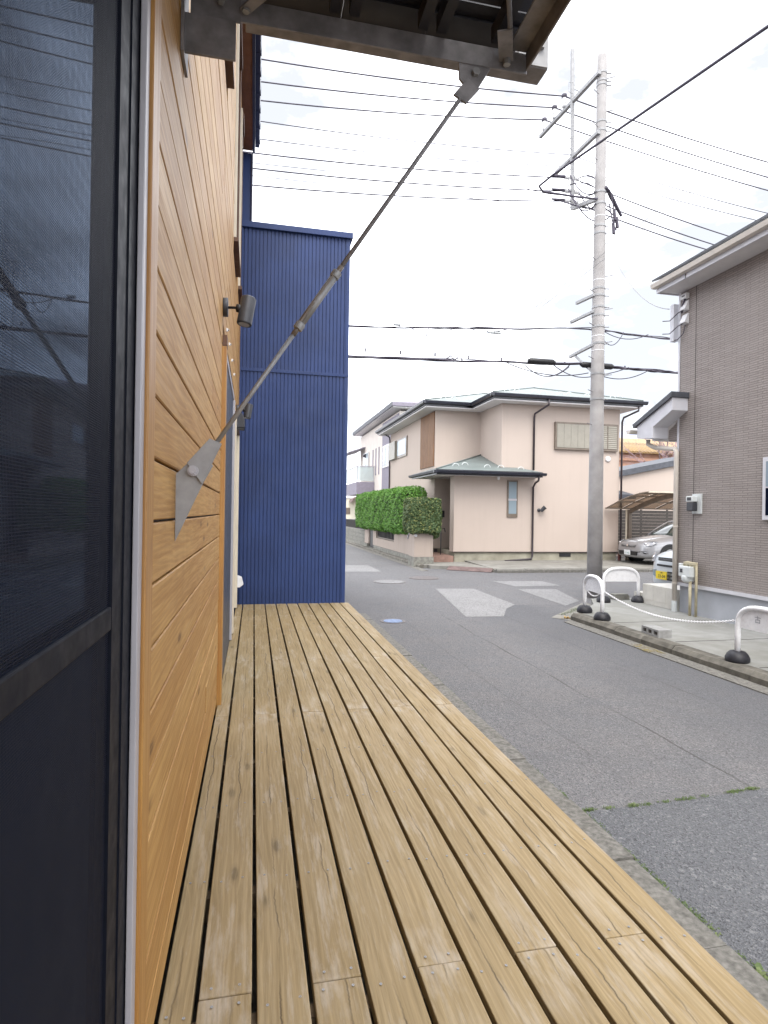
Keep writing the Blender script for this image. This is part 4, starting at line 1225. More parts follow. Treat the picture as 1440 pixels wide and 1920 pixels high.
MB().box(6.585, 6.598, 28.74, 40.92, 7.0, 7.22).build('fascia', 'dark_roof', wh)
for (y0, y1, z0, z1, mt) in ((31.45, 32.75, 4.30, 5.35, 'glass'), (37.3, 38.9, 4.3, 5.5, 'glass')):
    w = MB().box(7.02, 7.059, y0 - 0.08, y1 + 0.08, z0 - 0.08, z1 + 0.08).build('window', 'white', wh)
    MB().box(7.005, 7.019, y0 + 0.65, y1, z0, z1).build('pane', 'glass', w)
    MB().box(7.008, 7.019, y0, y0 + 0.6, z0, z1).build('pane', 'glass_frost', w)
for y in (34.05, 34.95, 35.85):
    MB().box(7.07, 7.099, y, y + 0.20, 3.95, 5.55).build('slit_window', 'violet_panel', wh)
b = MB().box(6.00, 7.09, 35.4, 39.6, 2.80, 3.55).build('balcony', 'violet_panel', wh)
MB().box(6.02, 6.04, 35.42, 39.58, 3.62, 4.46).build('glass_panel', 'poly_glass', b)
MB().box(6.05, 7.05, 35.42, 35.44, 3.62, 4.46).build('glass_panel', 'poly_glass', b)
MB().box(6.0, 6.06, 35.40, 39.6, 4.47, 4.52).build('handrail', 'alu', b)
MB().box(6.07, 7.08, 35.40, 35.45, 4.47, 4.52).build('handrail', 'alu', b)
for (x, y) in ((6.03, 35.43), (6.03, 37.4), (7.04, 35.43)):
    MB().box(x - 0.02, x + 0.02, y - 0.02, y + 0.02, 3.55, 4.47).build('post', 'alu', b)
MB().prism([(7.09, 5.95), (6.0, 5.60), (6.0, 5.66), (7.09, 6.03)], 1, 38.6, 42.5).build('canopy', 'violet_panel', wh)

# ---- far pale building down the side street
fb = thing('far_building', 'pale yellow building with small arched canopy far down the side street', 'building', (9, 50, 0))
MB().box(7.0, 14.0, 50, 58, 0, 2.9).build('wall', 'far_wall', fb)
MB().box(6.9, 14.1, 49.9, 58.1, 2.9, 3.0).build('roof', 'white', fb)
MB().prism([(7.8, 2.55), (7.95, 2.85), (8.25, 3.03), (8.55, 2.98), (8.75, 2.7), (8.72, 2.62), (8.5, 2.88), (8.25, 2.93), (8.0, 2.78), (7.88, 2.55)], 1, 48.4, 49.9).build('arched_canopy', 'rust_plate', fb)
MB().box(8.42, 8.50, 48.5, 48.6, 0, 2.85).build('canopy_post', 'lamp_grey', fb)
MB().box(7.45, 7.95, 49.96, 49.999, 1.55, 2.1).build('window', 'bronze', fb)
fh = thing('far_wall', 'low cream wall at the far end of the side street', 'wall', (7, 44, 0))
MB().box(5.6, 12.0, 44.0, 44.2, 0, 1.15).build('panel', 'cream_wall', fh)
MB().box(5.58, 12.0, 43.98, 44.22, 1.15, 1.22).build('coping', 'block', fh)

# ---- buildings behind the carport
ga = thing('garage', 'low pink rendered outbuilding with sloping grey roof edge behind the carport', 'building', (17, 24, 0))
MB().prism([(13.6, 0.0), (20.5, 0.0), (20.5, 4.45), (13.6, 3.05)], 1, 23.0, 27.0).build('wall', 'pink', ga)
MB().prism([(13.4, 3.03), (20.7, 4.51), (20.7, 4.76), (13.4, 3.28)], 1, 22.85, 27.1).build('roof', 'dark_roof', ga)
lt = MB().box(13.3, 15.5, 22.0, 22.99, 2.45, 2.62).build('lean_to_roof', 'dark_fascia', ga)
MB().prism([(22.0, 2.62), (22.99, 2.62), (22.99, 2.82)], 0, 13.3, 15.45).build('lean_to_top', 'dark_roof', lt)
MB().box(13.0, 13.3, 21.4, 21.5, 0, 2.5).build('post', 'dark_fascia', ga)
fs = thing('slat_fence', 'dark brown horizontal slat fence behind the silver sedan', 'fence', (16, 21.4, 0))
for i in range(14):
    z = 0.18 + i * 0.128
    MB().box(12.85, 19.5, 21.38, 21.40, z, z + 0.121).build('slat', 'slat_brown', fs)
for x in (12.9, 14.1, 15.3, 16.5, 17.7, 18.9):
    MB().box(x, x + 0.06, 21.401, 21.46, 0.1, 2.0).build('post', 'slat_brown', fs)
cpn = thing('carport', 'bronze framed carport with curved smoked roof over the silver sedan', 'carport', (14.5, 18.9, 0))
def arc(t):
    y = 18.9 - 2.36 * t
    z = 1.99 + 0.50 * math.sin(t * math.pi / 2 * 0.95) / math.sin(math.pi / 2 * 0.95)
    return y, z
N = 10
ps = [arc(i / N) for i in range(N + 1)]
xs_ = [12.12 + i * 0.66 for i in range(8)]
for i, x in enumerate(xs_):
    MB().tube([(x, y, z) for y, z in ps], 0.022, 6).build('rib', 'bronze', cpn)
for j in (0, 3, 6, 8, 10):
    y, z = ps[j]
    MB().box(xs_[0] - 0.02, xs_[-1] + 0.02, y - 0.025, y + 0.025, z - 0.02, z + 0.025).build('purlin', 'bronze' if j < 10 else 'cream', cpn)
for i in range(7):
    v, f = [], []
    for y, z in ps:
        v += [(xs_[i] + 0.02, y, z + 0.026), (xs_[i + 1] - 0.02, y, z + 0.026)]
    for k in range(N):
        f.append((2 * k, 2 * k + 1, 2 * k + 3, 2 * k + 2))
    MB().add(v, f).build('roof_panel', 'poly_brown', cpn)
for x in (13.10, 15.9):
    MB().box(x - 0.055, x + 0.055, 18.90, 19.02, 0.1, 1.96).build('post', 'bronze', cpn)
    v = [(x, 18.95, 1.87)] + [(x, y, z - 0.09) for y, z in ps[1:]]
    m = MB()
    for a, b in zip(v[:-1], v[1:]):
        m.bar(a, b, 0.07, 0.14)
    m.build('arm', 'bronze', cpn)
MB().cyl((12.93, 18.90, 0.1), (12.93, 18.90, 1.96), 0.028, n=8).build('drain_pipe', 'cream', cpn)
rf = thing('reflector_post', 'short dark red post at the corner of the pink house', 'post', (12.62, 18.82, 0.15))
MB().cyl((12.62, 18.82, 0.15), (12.62, 18.82, 0.42), 0.05, n=10).build('post', 'red', rf)
MB().cyl((12.62, 18.82, 0.42), (12.62, 18.82, 0.44), 0.052, n=10).build('cap', 'red', rf)

oh = thing('orange_house', 'orange rendered house with yellow clay tile roof far behind the carport', 'house', (28, 38, 0))
MB().box(20.5, 36.0, 36.6, 44, 0, 6.05).build('wall', 'orange_wall', oh)
MB().add([(19.8, 36.0, 6.05), (36.7, 36.0, 6.05), (36.7, 44.6, 6.05), (19.8, 44.6, 6.05), (22.6, 40.3, 7.65), (33.9, 40.3, 7.65)],
         [(0, 1, 5, 4), (1, 2, 5), (2, 3, 4, 5), (3, 0, 4), (0, 3, 2, 1)]).build('roof', 'tile_roof', oh)
for i in range(20):
    x = 23.6 + i * 0.28
    MB().tube([(x, 36.0, 6.10), (x, 38.4, 7.0)], 0.09, 6).build('roof_tile_row', 'tile_roof', oh, smooth=True)
MB().box(20.4, 36.1, 36.35, 36.6, 5.55, 5.75).build('band', 'orange_wall', oh)
w = MB().box(25.4, 27.0, 36.55, 36.6, 3.6, 4.6).build('window', 'bronze', oh)
MB().box(25.5, 26.9, 36.53, 36.549, 3.7, 4.5).build('pane', 'glass_far', w)
bh = thing('far_house', 'far house with blue-grey roof glimpsed under the white porch eave', 'house', (42, 52, 0))
MB().box(34, 52, 50.5, 58, 0, 8.2).build('wall', 'cream_wall', bh)
MB().add([(33, 50, 8.2), (53, 50, 8.2), (53, 59, 8.2), (33, 59, 8.2), (37, 54.5, 10.6), (49, 54.5, 10.6)],
         [(0, 1, 5, 4), (1, 2, 5), (2, 3, 4, 5), (3, 0, 4), (0, 3, 2, 1)]).build('roof', 'blue_roof', bh)
# bare tree
tr = thing('bare_tree', 'leafless pinkish tree behind the pink outbuilding', 'tree', (23.3, 30, 0))
tk, tw = MB(), MB()
def branch(p, d, l, r, lev):
    q = p + d * l
    (tk if lev < 3 else tw).tube([p, (p + q) / 2 + Vector((random.gauss(0, l * 0.05), random.gauss(0, l * 0.05), 0)), q], [r, r * 0.85, r * 0.65], 5 if lev < 3 else 3, cap=False)
    if lev >= 6:
        return
    for _ in range(3 if lev < 4 else 2):
        nd = (d + Vector((random.gauss(0, 0.5), random.gauss(0, 0.5), random.gauss(0.05, 0.35)))).normalized()
        branch(p + d * l * random.uniform(0.6, 1.0), nd, l * random.uniform(0.62, 0.85), r * 0.58, lev + 1)
branch(Vector((23.3, 30, 0)), Vector((0, 0, 1)), 2.6, 0.13, 0)
tk.build('trunk', 'bark', tr)
tw.build('crown', 'twig', tr)

# ================================================================== GREY HOUSE
gh = thing('grey_house', 'two-storey grey-brown brick-pattern house at the right', 'house', (7.0, 6.0, 0))
XG = 7.0
MB().box(XG, 16.0, -3.0, 8.80, 0.615, 5.56).build('wall', 'siding', gh)
MB().box(XG - 0.012, XG + 0.10, 8.801, 8.84, 0.615, 5.54).build('corner_post', 'lilac_trim', gh)
MB().box(XG + 0.025, 15.9, -2.9, 8.76, 0.0, 0.56).build('foundation', 'foundation', gh)
MB().box(XG - 0.022, XG + 0.03, -3.0, 8.805, 0.562, 0.613).build('base_flashing', 'lilac_trim', gh)
for y in (8.44, 4.2):
    MB().box(XG - 0.003, XG + 0.004, y - 0.005, y + 0.005, 0.62, 5.5).build('siding_joint', 'slat_brown', gh)
MB().box(6.63, XG + 0.2, -3.2, 8.86, 5.49, 5.52).build('soffit', 'soffit_white', gh)
MB().box(6.60, 6.629, -3.2, 8.88, 5.48, 5.66).build('fascia', 'lilac_trim', gh, bevel=0.003)
MB().box(6.60, 9.0, 8.881, 8.905, 5.48, 5.66).build('fascia', 'lilac_trim', gh)
MB().prism([(6.495, 5.625), (6.515, 5.56), (6.597, 5.555), (6.597, 5.64)], 1, -3.2, 8.93).build('gutter', 'downpipe', gh)
MB().prism([(6.52, 5.675), (11.5, 7.7), (11.5, 7.76), (6.52, 5.705)], 1, -3.3, 8.92).build('roof', 'dark_roof', gh)
MB().box(6.594, 6.5995, 8.20, 8.212, 5.482, 5.55).build('fascia_seam', 'black', gh)
# porch eave
MB().prism([(8.60, 3.47), (8.60, 3.68), (9.52, 3.32), (9.52, 3.11), (9.08, 3.06), (9.08, 3.255)], 0, 6.70, 6.998).build('porch_fascia', 'lilac_trim', gh, bevel=0.004)
MB().prism([(8.85, 3.36), (8.85, 3.56), (9.50, 3.31), (9.50, 3.07), (9.10, 3.06)], 0, 7.0, 10.5).build('porch_soffit', 'soffit_white', gh)
MB().prism([(8.57, 3.685), (8.57, 3.77), (9.60, 3.365), (9.58, 3.30)], 0, 6.66, 10.6).build('porch_roof', 'dark_roof', gh)
MB().prism([(9.55, 3.26), (9.60, 3.20), (9.68, 3.20), (9.70, 3.27)], 0, 6.60, 10.6).build('porch_gutter', 'downpipe', gh)
MB().prism([(8.80, 3.02), (9.06, 3.02), (9.06, 3.20), (8.80, 3.34)], 0, XG - 0.001, XG + 0.1).build('porch_side_wall', 'siding', gh)
dp = MB().tube([(6.86, 9.42, 3.08), (6.86, 9.42, 3.00), (6.90, 9.3, 2.93), (6.95, 8.84, 2.86), (6.945, 8.79, 2.80), (6.945, 8.79, 2.70), (6.945, 8.79, 0.20)], 0.039, 12).build('downpipe', 'downpipe', gh, smooth=True)
for z in (2.45, 1.55, 0.60):
    MB().cyl((6.945, 8.79, z - 0.012), (6.945, 8.79, z + 0.012), 0.044, n=12).build('pipe_bracket', 'downpipe', dp)
MB().cyl((6.945, 8.79, 0.12), (6.945, 8.79, 0.30), 0.044, n=12).build('pipe_foot', 'meter_grey', dp)
# tiled porch step
MB().box(7.03, 9.2, 8.815, 9.74, 0.12, 0.475).build('porch_step', 'tile_step', gh)
for x in range(7):
    MB().box(7.028 + 0.0, 7.0302, 8.83 + x * 0.305 * 0.43, 8.832 + x * 0.305 * 0.43, 0.2, 0.47).build('tile_joint', 'slat_brown', gh)
for y0, y1 in ((8.82, 9.11), (9.115, 9.42), (9.425, 9.735)):
    MB().box(7.022, 7.029, y0, y1, 0.20, 0.468).build('tile', 'tile_step', gh, bevel=0.002)
    MB().box(7.022, 7.029, y0, y1, 0.122, 0.196).build('tile', 'tile_step', gh)
MB().box(7.03, 9.2, 9.745, 10.0, 0.12, 0.30).build('porch_step', 'tile_step', gh)
# window at the right edge
w = MB().box(XG - 0.045, XG - 0.001, 6.35, 7.05, 1.685, 2.56).build('window', 'lilac_trim', gh, bevel=0.004)
MB().box(XG - 0.050, XG - 0.046, 6.42, 6.99, 2.15, 2.50).build('pane', 'glass_frost', w)
MB().box(XG - 0.050, XG - 0.046, 6.42, 6.99, 1.75, 2.13).build('pane', 'glass', w)
# electricity meter
em = thing('electricity_meter', 'grey electricity meter on a pale board on the grey house', 'meter', (XG, 8.35, 1.76))
MB().box(XG - 0.03, XG - 0.001, 8.24, 8.44, 1.765, 2.085).build('board', 'meter_grey', em, bevel=0.004)
MB().box(XG - 0.12, XG - 0.031, 8.31, 8.46, 1.81, 1.95).build('body', 'lamp_grey', em, bevel=0.012)
MB().box(XG - 0.13, XG - 0.031, 8.305, 8.465, 1.955, 2.05).build('cover', 'meter_grey', em, bevel=0.015)
MB().box(XG - 0.134, XG - 0.131, 8.34, 8.43, 1.98, 2.03).build('dial', 'lamp_grey', em)
# gas meter
gm_ = thing('gas_meter', 'pale gas meter with two cream pipes standing against the grey foundation', 'meter', (6.92, 8.4, 0.12))
MB().box(6.81, 6.95, 8.27, 8.54, 0.74, 0.915).build('body', 'meter_grey', gm_, bevel=0.015)
MB().lathe([(0.0, -0.10), (0.06, -0.095), (0.095, -0.06), (0.10, 0.0), (0.09, 0.02)], (6.89, 8.41, 0.745), 2, 16).build('diaphragm_case', 'meter_grey', gm_, smooth=True)
MB().box(6.80, 6.809, 8.44, 8.49, 0.81, 0.87).build('counter', 'lamp_grey', gm_)
MB().box(6.86, 6.94, 8.53, 8.60, 0.80, 0.95).build('shut_off_box', 'meter_grey', gm_, bevel=0.01)
MB().tube([(6.90, 8.50, 0.90), (6.90, 8.50, 0.965), (6.90, 8.44, 0.975), (6.90, 8.26, 0.965), (6.90, 8.235, 0.93), (6.90, 8.235, 0.12)], 0.022, 10).build('pipe', 'gas_yellow', gm_, smooth=True)
MB().tube([(6.88, 8.345, 0.68), (6.88, 8.345, 0.12)], 0.024, 10).build('pipe', 'gas_yellow', gm_, smooth=True)
MB().box(6.875, 6.925, 8.225, 8.49, 0.935, 0.985).build('manifold', 'gas_yellow', gm_, bevel=0.01)
for y in (8.28, 8.36, 8.44):
    MB().cyl((6.90, y, 0.90), (6.90, y, 0.945), 0.024, n=8).build('union_nut', 'gas_yellow', gm_)
# cable entry boxes under the eave
def cbox(z, h, nm, lab, slot):
    t = thing('junction_box', lab, 'cable box', (XG, 8.67, z), 'cable boxes under the grey eave')
    MB().prism([(XG - 0.09, z), (XG, z - 0.02), (XG, z + h), (XG - 0.025, z + h)] if not slot else [(XG - 0.07, z), (XG, z), (XG, z + h), (XG - 0.07, z + h)], 1, 8.60, 8.73).build('cover', 'white_plastic', t, bevel=0.006)
    if slot:
        MB().box(XG - 0.074, XG - 0.071, 8.63, 8.70, z + h * 0.4, z + h * 0.6).build('slot', 'black', t)
    else:
        MB().tube([(XG - 0.05, 8.67, z + 0.0), (XG - 0.10, 8.74, z - 0.03), (XG - 0.14, 8.90, z - 0.12), (XG - 0.20, 9.0, z - 0.10)], 0.008, 6).build('lead', 'cable', t)
    return t
cbox(5.34, 0.09, 'a', 'white slotted cable box right under the grey eave', True)
cbox(5.16, 0.15, 'b', 'upper white hooded cable entry on the grey wall corner', False)
cbox(4.94, 0.15, 'c', 'lower white hooded cable entry on the grey wall corner', False)
cc = thing('cable_bracket', 'tall pale cable mounting board on the grey house corner', 'bracket', (XG - 0.02, 8.93, 4.7))
MB().box(XG - 0.075, XG + 0.02, 8.88, 8.97, 4.70, 5.33).build('board', 'lilac_trim', cc, bevel=0.004)
MB().tube([(XG - 0.05, 8.92, 4.72), (XG - 0.06, 8.80, 4.70), (XG - 0.03, 8.70, 4.78), (XG - 0.03, 8.66, 4.9)], 0.008, 6).build('lead', 'cable', cc)
MB().tube([(XG - 0.04, 8.66, 5.34), (XG - 0.05, 8.70, 5.25), (XG - 0.05, 8.72, 5.12)], 0.016, 6).build('lead', 'cable', cc)

# ================================================================== GUARD ARCHES, CHAINS, BLOCKS
def guard_arch(p, q, label, letters=None):
    p, q = Vector((p[0], p[1], 0.12)), Vector((q[0], q[1], 0.12))
    t = thing('arch_barrier', label, 'barrier', tuple((p + q) / 2), 'white arch barriers on the forecourt')
    d = (q - p)
    L = d.length
    d.normalize()
    pts = [p + Vector((0, 0, 0.03)), p + Vector((0, 0, 0.30))]
    n = 14
    for i in range(n + 1):
        a = math.pi * i / n
        s = (1 - math.cos(a)) / 2
        sx = L / 2 - (L / 2) * math.copysign(abs(math.cos(a)) ** 0.72, math.cos(a))
        pts.append(p + d * sx + Vector((0, 0, 0.38 + 0.245 * (math.sin(a) ** 0.72))))
    pts += [q + Vector((0, 0, 0.30)), q + Vector((0, 0, 0.03))]
    MB().tube(pts, 0.030, 14).build('pipe', 'pipe_white', t, smooth=True)
    for c in (p, q):
        MB().lathe([(0.118, 0.0), (0.124, 0.015), (0.124, 0.045), (0.105, 0.085), (0.078, 0.112), (0.050, 0.118), (0.034, 0.118)], c, 2, 24).build('rubber_base', 'rubber', t, smooth=True, bevel=0.003)
    nrm = d.cross(Vector((0, 0, 1)))
    vs = []
    outline = []
    for i in range(n + 1):
        a = math.pi * i / n
        sx = L / 2 - (L / 2 - 0.012) * math.copysign(abs(math.cos(a)) ** 0.72, math.cos(a))
        outline.append((sx, 0.38 + 0.235 * (math.sin(a) ** 0.72)))
    k = len(outline)
    for sg in (-0.003, 0.003):
        vs += [p + d * a + Vector((0, 0, b)) + nrm * sg for a, b in outline]
    fs = [tuple(range(k)), tuple(range(2 * k - 1, k - 1, -1))] + [(i, (i + 1) % k, k + (i + 1) % k, k + i) for i in range(k)]
    MB().add(vs, fs).build('panel', 'pipe_white', t)
    if letters:
        for ch, u in letters:
            fwd = nrm * -0.006 if nrm.x > 0 else nrm * 0.006
            text_mesh('lettering', ch, 0.085, 'letter_grey', t, p + d * (L * u) + Vector((0, 0, 0.50)) + fwd, -d if False else d, (0, 0, 1), 0.0004)
    return t
guard_arch((5.33, 8.88), (5.22, 8.20), 'white arch barrier with black rubber feet at the kerb corner')
guard_arch((6.32, 9.89), (6.99, 9.82), 'white arch barrier behind, beside the tiled porch step')
guard_arch((5.25, 5.62), (5.27, 4.93), 'white arch barrier with faint lettering cut off at the right edge', [('\u53e4', 0.38), ('\u8c37', 0.66)])

def chain(name_label, pts, link=0.032, r=0.0042):
    t = thing('plastic_chain', name_label, 'chain', pts[0])
    # resample the polyline at link spacing
    P = [Vector(p) for p in pts]
    out = []
    step = link * 0.78
    carry = 0.0
    for a, b in zip(P[:-1], P[1:]):
        l = (b - a).length
        s = carry
        while s < l:
            out.append((a + (b - a) * (s / l), (b - a).normalized()))
            s += step
        carry = s - l
    m = MB()
    for i, (c, d) in enumerate(out):
        side = d.cross(Vector((0, 0, 1))).normalized()
        u = side if i % 2 else side.cross(d)
        ring = []
        for k in range(8):
            a = 2 * math.pi * k / 8
            ring.append(c + d * math.cos(a) * link * 0.5 + u * math.sin(a) * link * 0.30)
        ring.append(ring[0])
        m.tube(ring, r, 4, cap=False)
    m.build('links', 'pipe_white', t)
def sag(a, b, s, n=14):
    a, b = Vector(a), Vector(b)
    return [tuple(a + (b - a) * (i / n) - Vector((0, 0, s * 4 * (i / n) * (1 - i / n)))) for i in range(n + 1)]
chain('white plastic chain sagging between the corner barrier and the right barrier', sag((5.23, 8.16, 0.555), (5.25, 5.66, 0.565), 0.165, 24))
chain('short white chain looped below the corner barrier panel', sag((5.33, 8.84, 0.52), (5.24, 8.24, 0.555), 0.10, 12))

cbk = thing('concrete_block', 'grey hollow concrete block lying on the kerb edge', 'block', (5.24, 7.03, 0.12))
def hollow(t, cx, cy, z, ang, L=0.39, W=0.19, H=0.10):
    # block lying flat, three round holes running across its width
    ca, sa = math.cos(ang), math.sin(ang)
    def T(u, v, w):
        return (cx + u * ca - v * sa, cy + u * sa + v * ca, z + w)
    m = MB()
    def bb(u0, u1, v0, v1, w0, w1):
        m.add([T(*p) for p in ((u0, v0, w0), (u1, v0, w0), (u1, v1, w0), (u0, v1, w0), (u0, v0, w1), (u1, v0, w1), (u1, v1, w1), (u0, v1, w1))],
              [(0, 3, 2, 1), (4, 5, 6, 7), (0, 1, 5, 4), (1, 2, 6, 5), (2, 3, 7, 6), (3, 0, 4, 7)])
    bb(-L / 2, L / 2, -W / 2, W / 2, 0, 0.024)
    bb(-L / 2, L / 2, -W / 2, W / 2, H - 0.024, H)
    for u in (-L / 2, -L / 2 + 0.112, -L / 2 + 0.232, L / 2 - 0.03):
        bb(u, u + 0.03 + (0.012 if -0.1 < u < 0.1 else 0), -W / 2 + 0.001, W / 2 - 0.001, 0.024, H - 0.024)
    m.build('shell', 'block', t)
    m2 = MB()
    m2.add([T(*p) for p in ((-L / 2 + 0.02, W / 2 - 0.08, 0.02), (L / 2 - 0.02, W / 2 - 0.08, 0.02), (L / 2 - 0.02, W / 2 - 0.07, H - 0.02), (-L / 2 + 0.02, W / 2 - 0.07, H - 0.02))], [(0, 1, 2, 3)])
    m2.build('web', 'block', t)
hollow(cbk, 5.30, 7.05, 0.12, R(-94))
cb2 = thing('concrete_block', 'weathered solid concrete block behind the barriers near the pole', 'block', (6.86, 10.22, 0.12))
MB().box(6.70, 7.02, 10.12, 10.31, 0.121, 0.20).build('slab', 'block_old', cb2, bevel=0.006)
MB().box(6.72, 7.0, 10.13, 10.30, 0.202, 0.225).build('top_slab', 'block_old', cb2, bevel=0.006)

# ================================================================== UTILITY POLE
up = thing('utility_pole', 'tall grey concrete utility pole with crossarms beside the corner', 'utility pole', (6.97, 11.25, 0))
PX, PY = 6.97, 11.25
prof = [(0.158 - 0.0054 * z, z) for z in (0, 2, 4, 6, 8, 10, 11.30)] + [(0.088, 11.35), (0.05, 11.37)]
MB().lathe(prof, (PX, PY, 0), 2, 24).build('shaft', 'pole', up, smooth=True)
rad = lambda z: 0.158 - 0.0054 * z
for z in (10.95, 10.78, 10.70, 9.93, 9.74, 8.46, 8.22, 7.75, 7.60, 6.45, 6.30, 6.06, 5.89, 5.65, 5.30, 4.67, 4.14):
    MB().lathe([(rad(z) + 0.002, -0.022), (rad(z) + 0.009, -0.02), (rad(z) + 0.009, 0.02), (rad(z) + 0.002, 0.022)], (PX, PY, z), 2, 24).build('band', 'galv', up)
    MB().cyl((PX + rad(z), PY - 0.04, z), (PX + rad(z) + 0.09, PY - 0.05, z + 0.003), 0.010, n=6).build('band_bolt', 'galv_dull', up)
for i in range(22):
    z = 3.6 + i * 0.345
    s = 1 if i % 2 else -1
    MB().tube([(PX + s * rad(z) * 0.9, PY - 0.03, z), (PX + s * (rad(z) + 0.14), PY - 0.10, z + 0.02)], 0.008, 6).build('step_bolt', 'galv_dull', up)
def arm(a, b, w=0.075):
    return MB().bar(a, b, w, w).build('crossarm', 'galv', up, bevel=0.004)
arm((6.86, 11.15, 10.90), (6.66, 13.40, 10.90))
arm((6.86, 11.15, 9.66), (6.74, 12.72, 9.66))
arm((6.85, 11.2, 6.30), (6.75, 11.75, 6.30), 0.06)
arm((6.85, 11.2, 5.96), (6.75, 11.98, 5.96), 0.06)
arm((6.85, 11.2, 5.27), (6.88, 12.22, 5.27), 0.06)
MB().bar((6.86, 11.25, 4.70), (6.87, 12.0, 5.24), 0.04, 0.04).build('strut', 'galv', up)
MB().bar((6.80, 12.08, 8.50), (6.75, 12.08, 12.05), 0.07, 0.07).build('riser', 'galv', up, bevel=0.004)
MB().bar((6.88, 11.2, 8.30), (6.80, 12.08, 8.52), 0.08, 0.08).build('crossarm', 'galv', up)
for (x, y) in ((6.715, 12.35), (6.69, 12.75), (6.665, 13.20)):
    ins = MB().lathe([(0.03, -0.02), (0.055, 0.0), (0.055, 0.05), (0.035, 0.06), (0.06, 0.075), (0.06, 0.12), (0.035, 0.13), (0.05, 0.15), (0.05, 0.19)], (x, y, 10.95), 2, 12).build('insulator', 'porcelain', up, smooth=True)
    MB().lathe([(0.05, 0.19), (0.065, 0.20), (0.06, 0.27), (0.03, 0.29)], (x, y, 10.95), 2, 10).build('cap', 'cable', ins, smooth=True)
for z in (11.0, 9.77):
    MB().tube([(6.72, 11.98, z), (6.62, 11.98, z + 0.02), (6.62, 11.98, z + 0.22), (6.72, 11.98, z + 0.24)], 0.008, 5).build('guard_loop', 'galv', up)
    MB().tube([(6.82, 12.1, z - 0.05), (6.92, 12.1, z - 0.03), (6.92, 12.1, z + 0.17), (6.82, 12.1, z + 0.19)], 0.008, 5).build('guard_loop', 'galv', up)
for z in (9.2, 8.9, 8.68):
    m = MB()
    m.cyl((6.62, 12.08, z), (6.72, 12.08, z), 0.05, n=10)
    m.cyl((6.84, 12.08, z), (6.94, 12.08, z), 0.05, n=10)
    m.build('strain_insulator', 'porcelain', up)
    m = MB()
    m.tube([(6.30, 12.09, z + 0.0), (6.60, 12.08, z)], [0.02, 0.04], 8)
    m.build('dead_end_clamp', 'cable', up)
# jumper wires round the pole top
jm = MB()
for (a, b, s) in (((6.94, 12.05, 9.2), (7.15, 11.3, 8.55), -0.15), ((6.94, 12.05, 8.9), (7.12, 11.25, 8.25), 0.25), ((6.80, 12.0, 8.68), (7.16, 11.2, 7.95), 0.25),
                  ((6.70, 12.0, 9.2), (6.86, 11.2, 8.45), 0.20), ((6.66, 12.0, 8.9), (6.84, 11.2, 8.2), 0.3), ((7.12, 11.15, 8.5), (7.30, 11.2, 7.85), -0.1), ((7.12, 11.15, 8.2), (7.33, 11.2, 7.7), 0.1)):
    jm.tube(sag(a, b, s, 10), 0.014, 5)
jm.tube([(6.6, 12.0, 8.95), (6.75, 11.9, 8.98), (6.95, 11.7, 8.9), (7.02, 11.5, 8.7), (6.9, 11.4, 8.5), (6.7, 11.5, 8.45)], 0.012, 5)
jm.tube([(6.5, 12.0, 8.6), (6.9, 11.7, 8.35), (7.1, 11.3, 8.2), (7.26, 11.2, 8.0), (7.28, 11.2, 7.6)], 0.016, 5)
jm.build('jumper_wires', 'cable', up)
for (x, z) in ((7.27, 8.0), (7.33, 7.85), (7.25, 7.72)):
    MB().tube([(x, 11.2, z + 0.12), (x + 0.02, 11.2, z - 0.10)], [0.03, 0.035], 8).build('connector', 'cable', up)
MB().tube([(7.02, 11.12, 8.52), (7.25, 11.3, 8.46), (7.70, 11.6, 8.24)], [0.03, 0.05, 0.03], 8).build('cable_sleeve', 'cable', up)
for z in (7.95, 6.62, 5.45, 5.15):
    MB().lathe([(rad(z) + 0.001, -0.008), (rad(z) + 0.004, -0.006), (rad(z) + 0.004, 0.006), (rad(z) + 0.001, 0.008)], (PX, PY, z), 2, 20).build('white_tie', 'white_plastic', up)

# ================================================================== OVERHEAD LINES
def wire(name, label, pts, r, group='overhead lines above the street', ext=(0.25, 0.5), sg=0.12, cat='cable', mat='cable'):
    t = thing(name, label, cat, pts[len(pts) // 2], group)
    P = [Vector(p) for p in pts]
    P[0] = P[0] + (P[0] - P[1]) * ext[0]
    P[-1] = P[-1] + (P[-1] - P[-2]) * ext[1]
    path = []
    for a, b in zip(P[:-1], P[1:]):
        seg = sag(a, b, sg, 14)
        path += seg if not path else seg[1:]
    MB().tube(path, r, 6).build('strand', mat, t, smooth=True)
    return t
W = [((-0.1, 12.68, 11.16), (6.71, 12.35, 11.19), (12.97, 13.11, 11.11)),
     ((-0.1, 13.32, 11.14), (6.68, 12.75, 11.19), (13.51, 13.66, 11.09)),
     ((-0.1, 13.89, 11.11), (6.66, 13.2, 11.19), (14.02, 14.16, 11.06)),
     ((-0.08, 12.35, 9.66), (6.72, 12.1, 9.72), (12.73, 12.85, 9.62)),
     ((-0.08, 13.06, 9.73), (6.73, 12.6, 9.75), (13.27, 13.4, 9.7)),
     ((-0.18, 12.66, 9.18), (6.78, 12.08, 9.2), (12.25, 13.36, 9.15)),
     ((-0.18, 12.66, 8.86), (6.78, 12.08, 8.9), (11.68, 13.26, 8.83)),
     ((-0.17, 12.92, 8.65), (6.78, 12.08, 8.68), (11.42, 13.15, 8.62))]
LB = ['topmost dark power wire carried on the first insulator', 'second dark power wire from the top, on the middle insulator', 'third dark power wire from the top, on the outermost insulator',
      'thin faint wire on the inner end of the lower crossarm', 'thin faint wire on the outer end of the lower crossarm', 'upper low-voltage wire ending in a dark clamp at the steel riser',
      'middle low-voltage wire meeting the steel riser', 'lowest low-voltage wire meeting the steel riser']
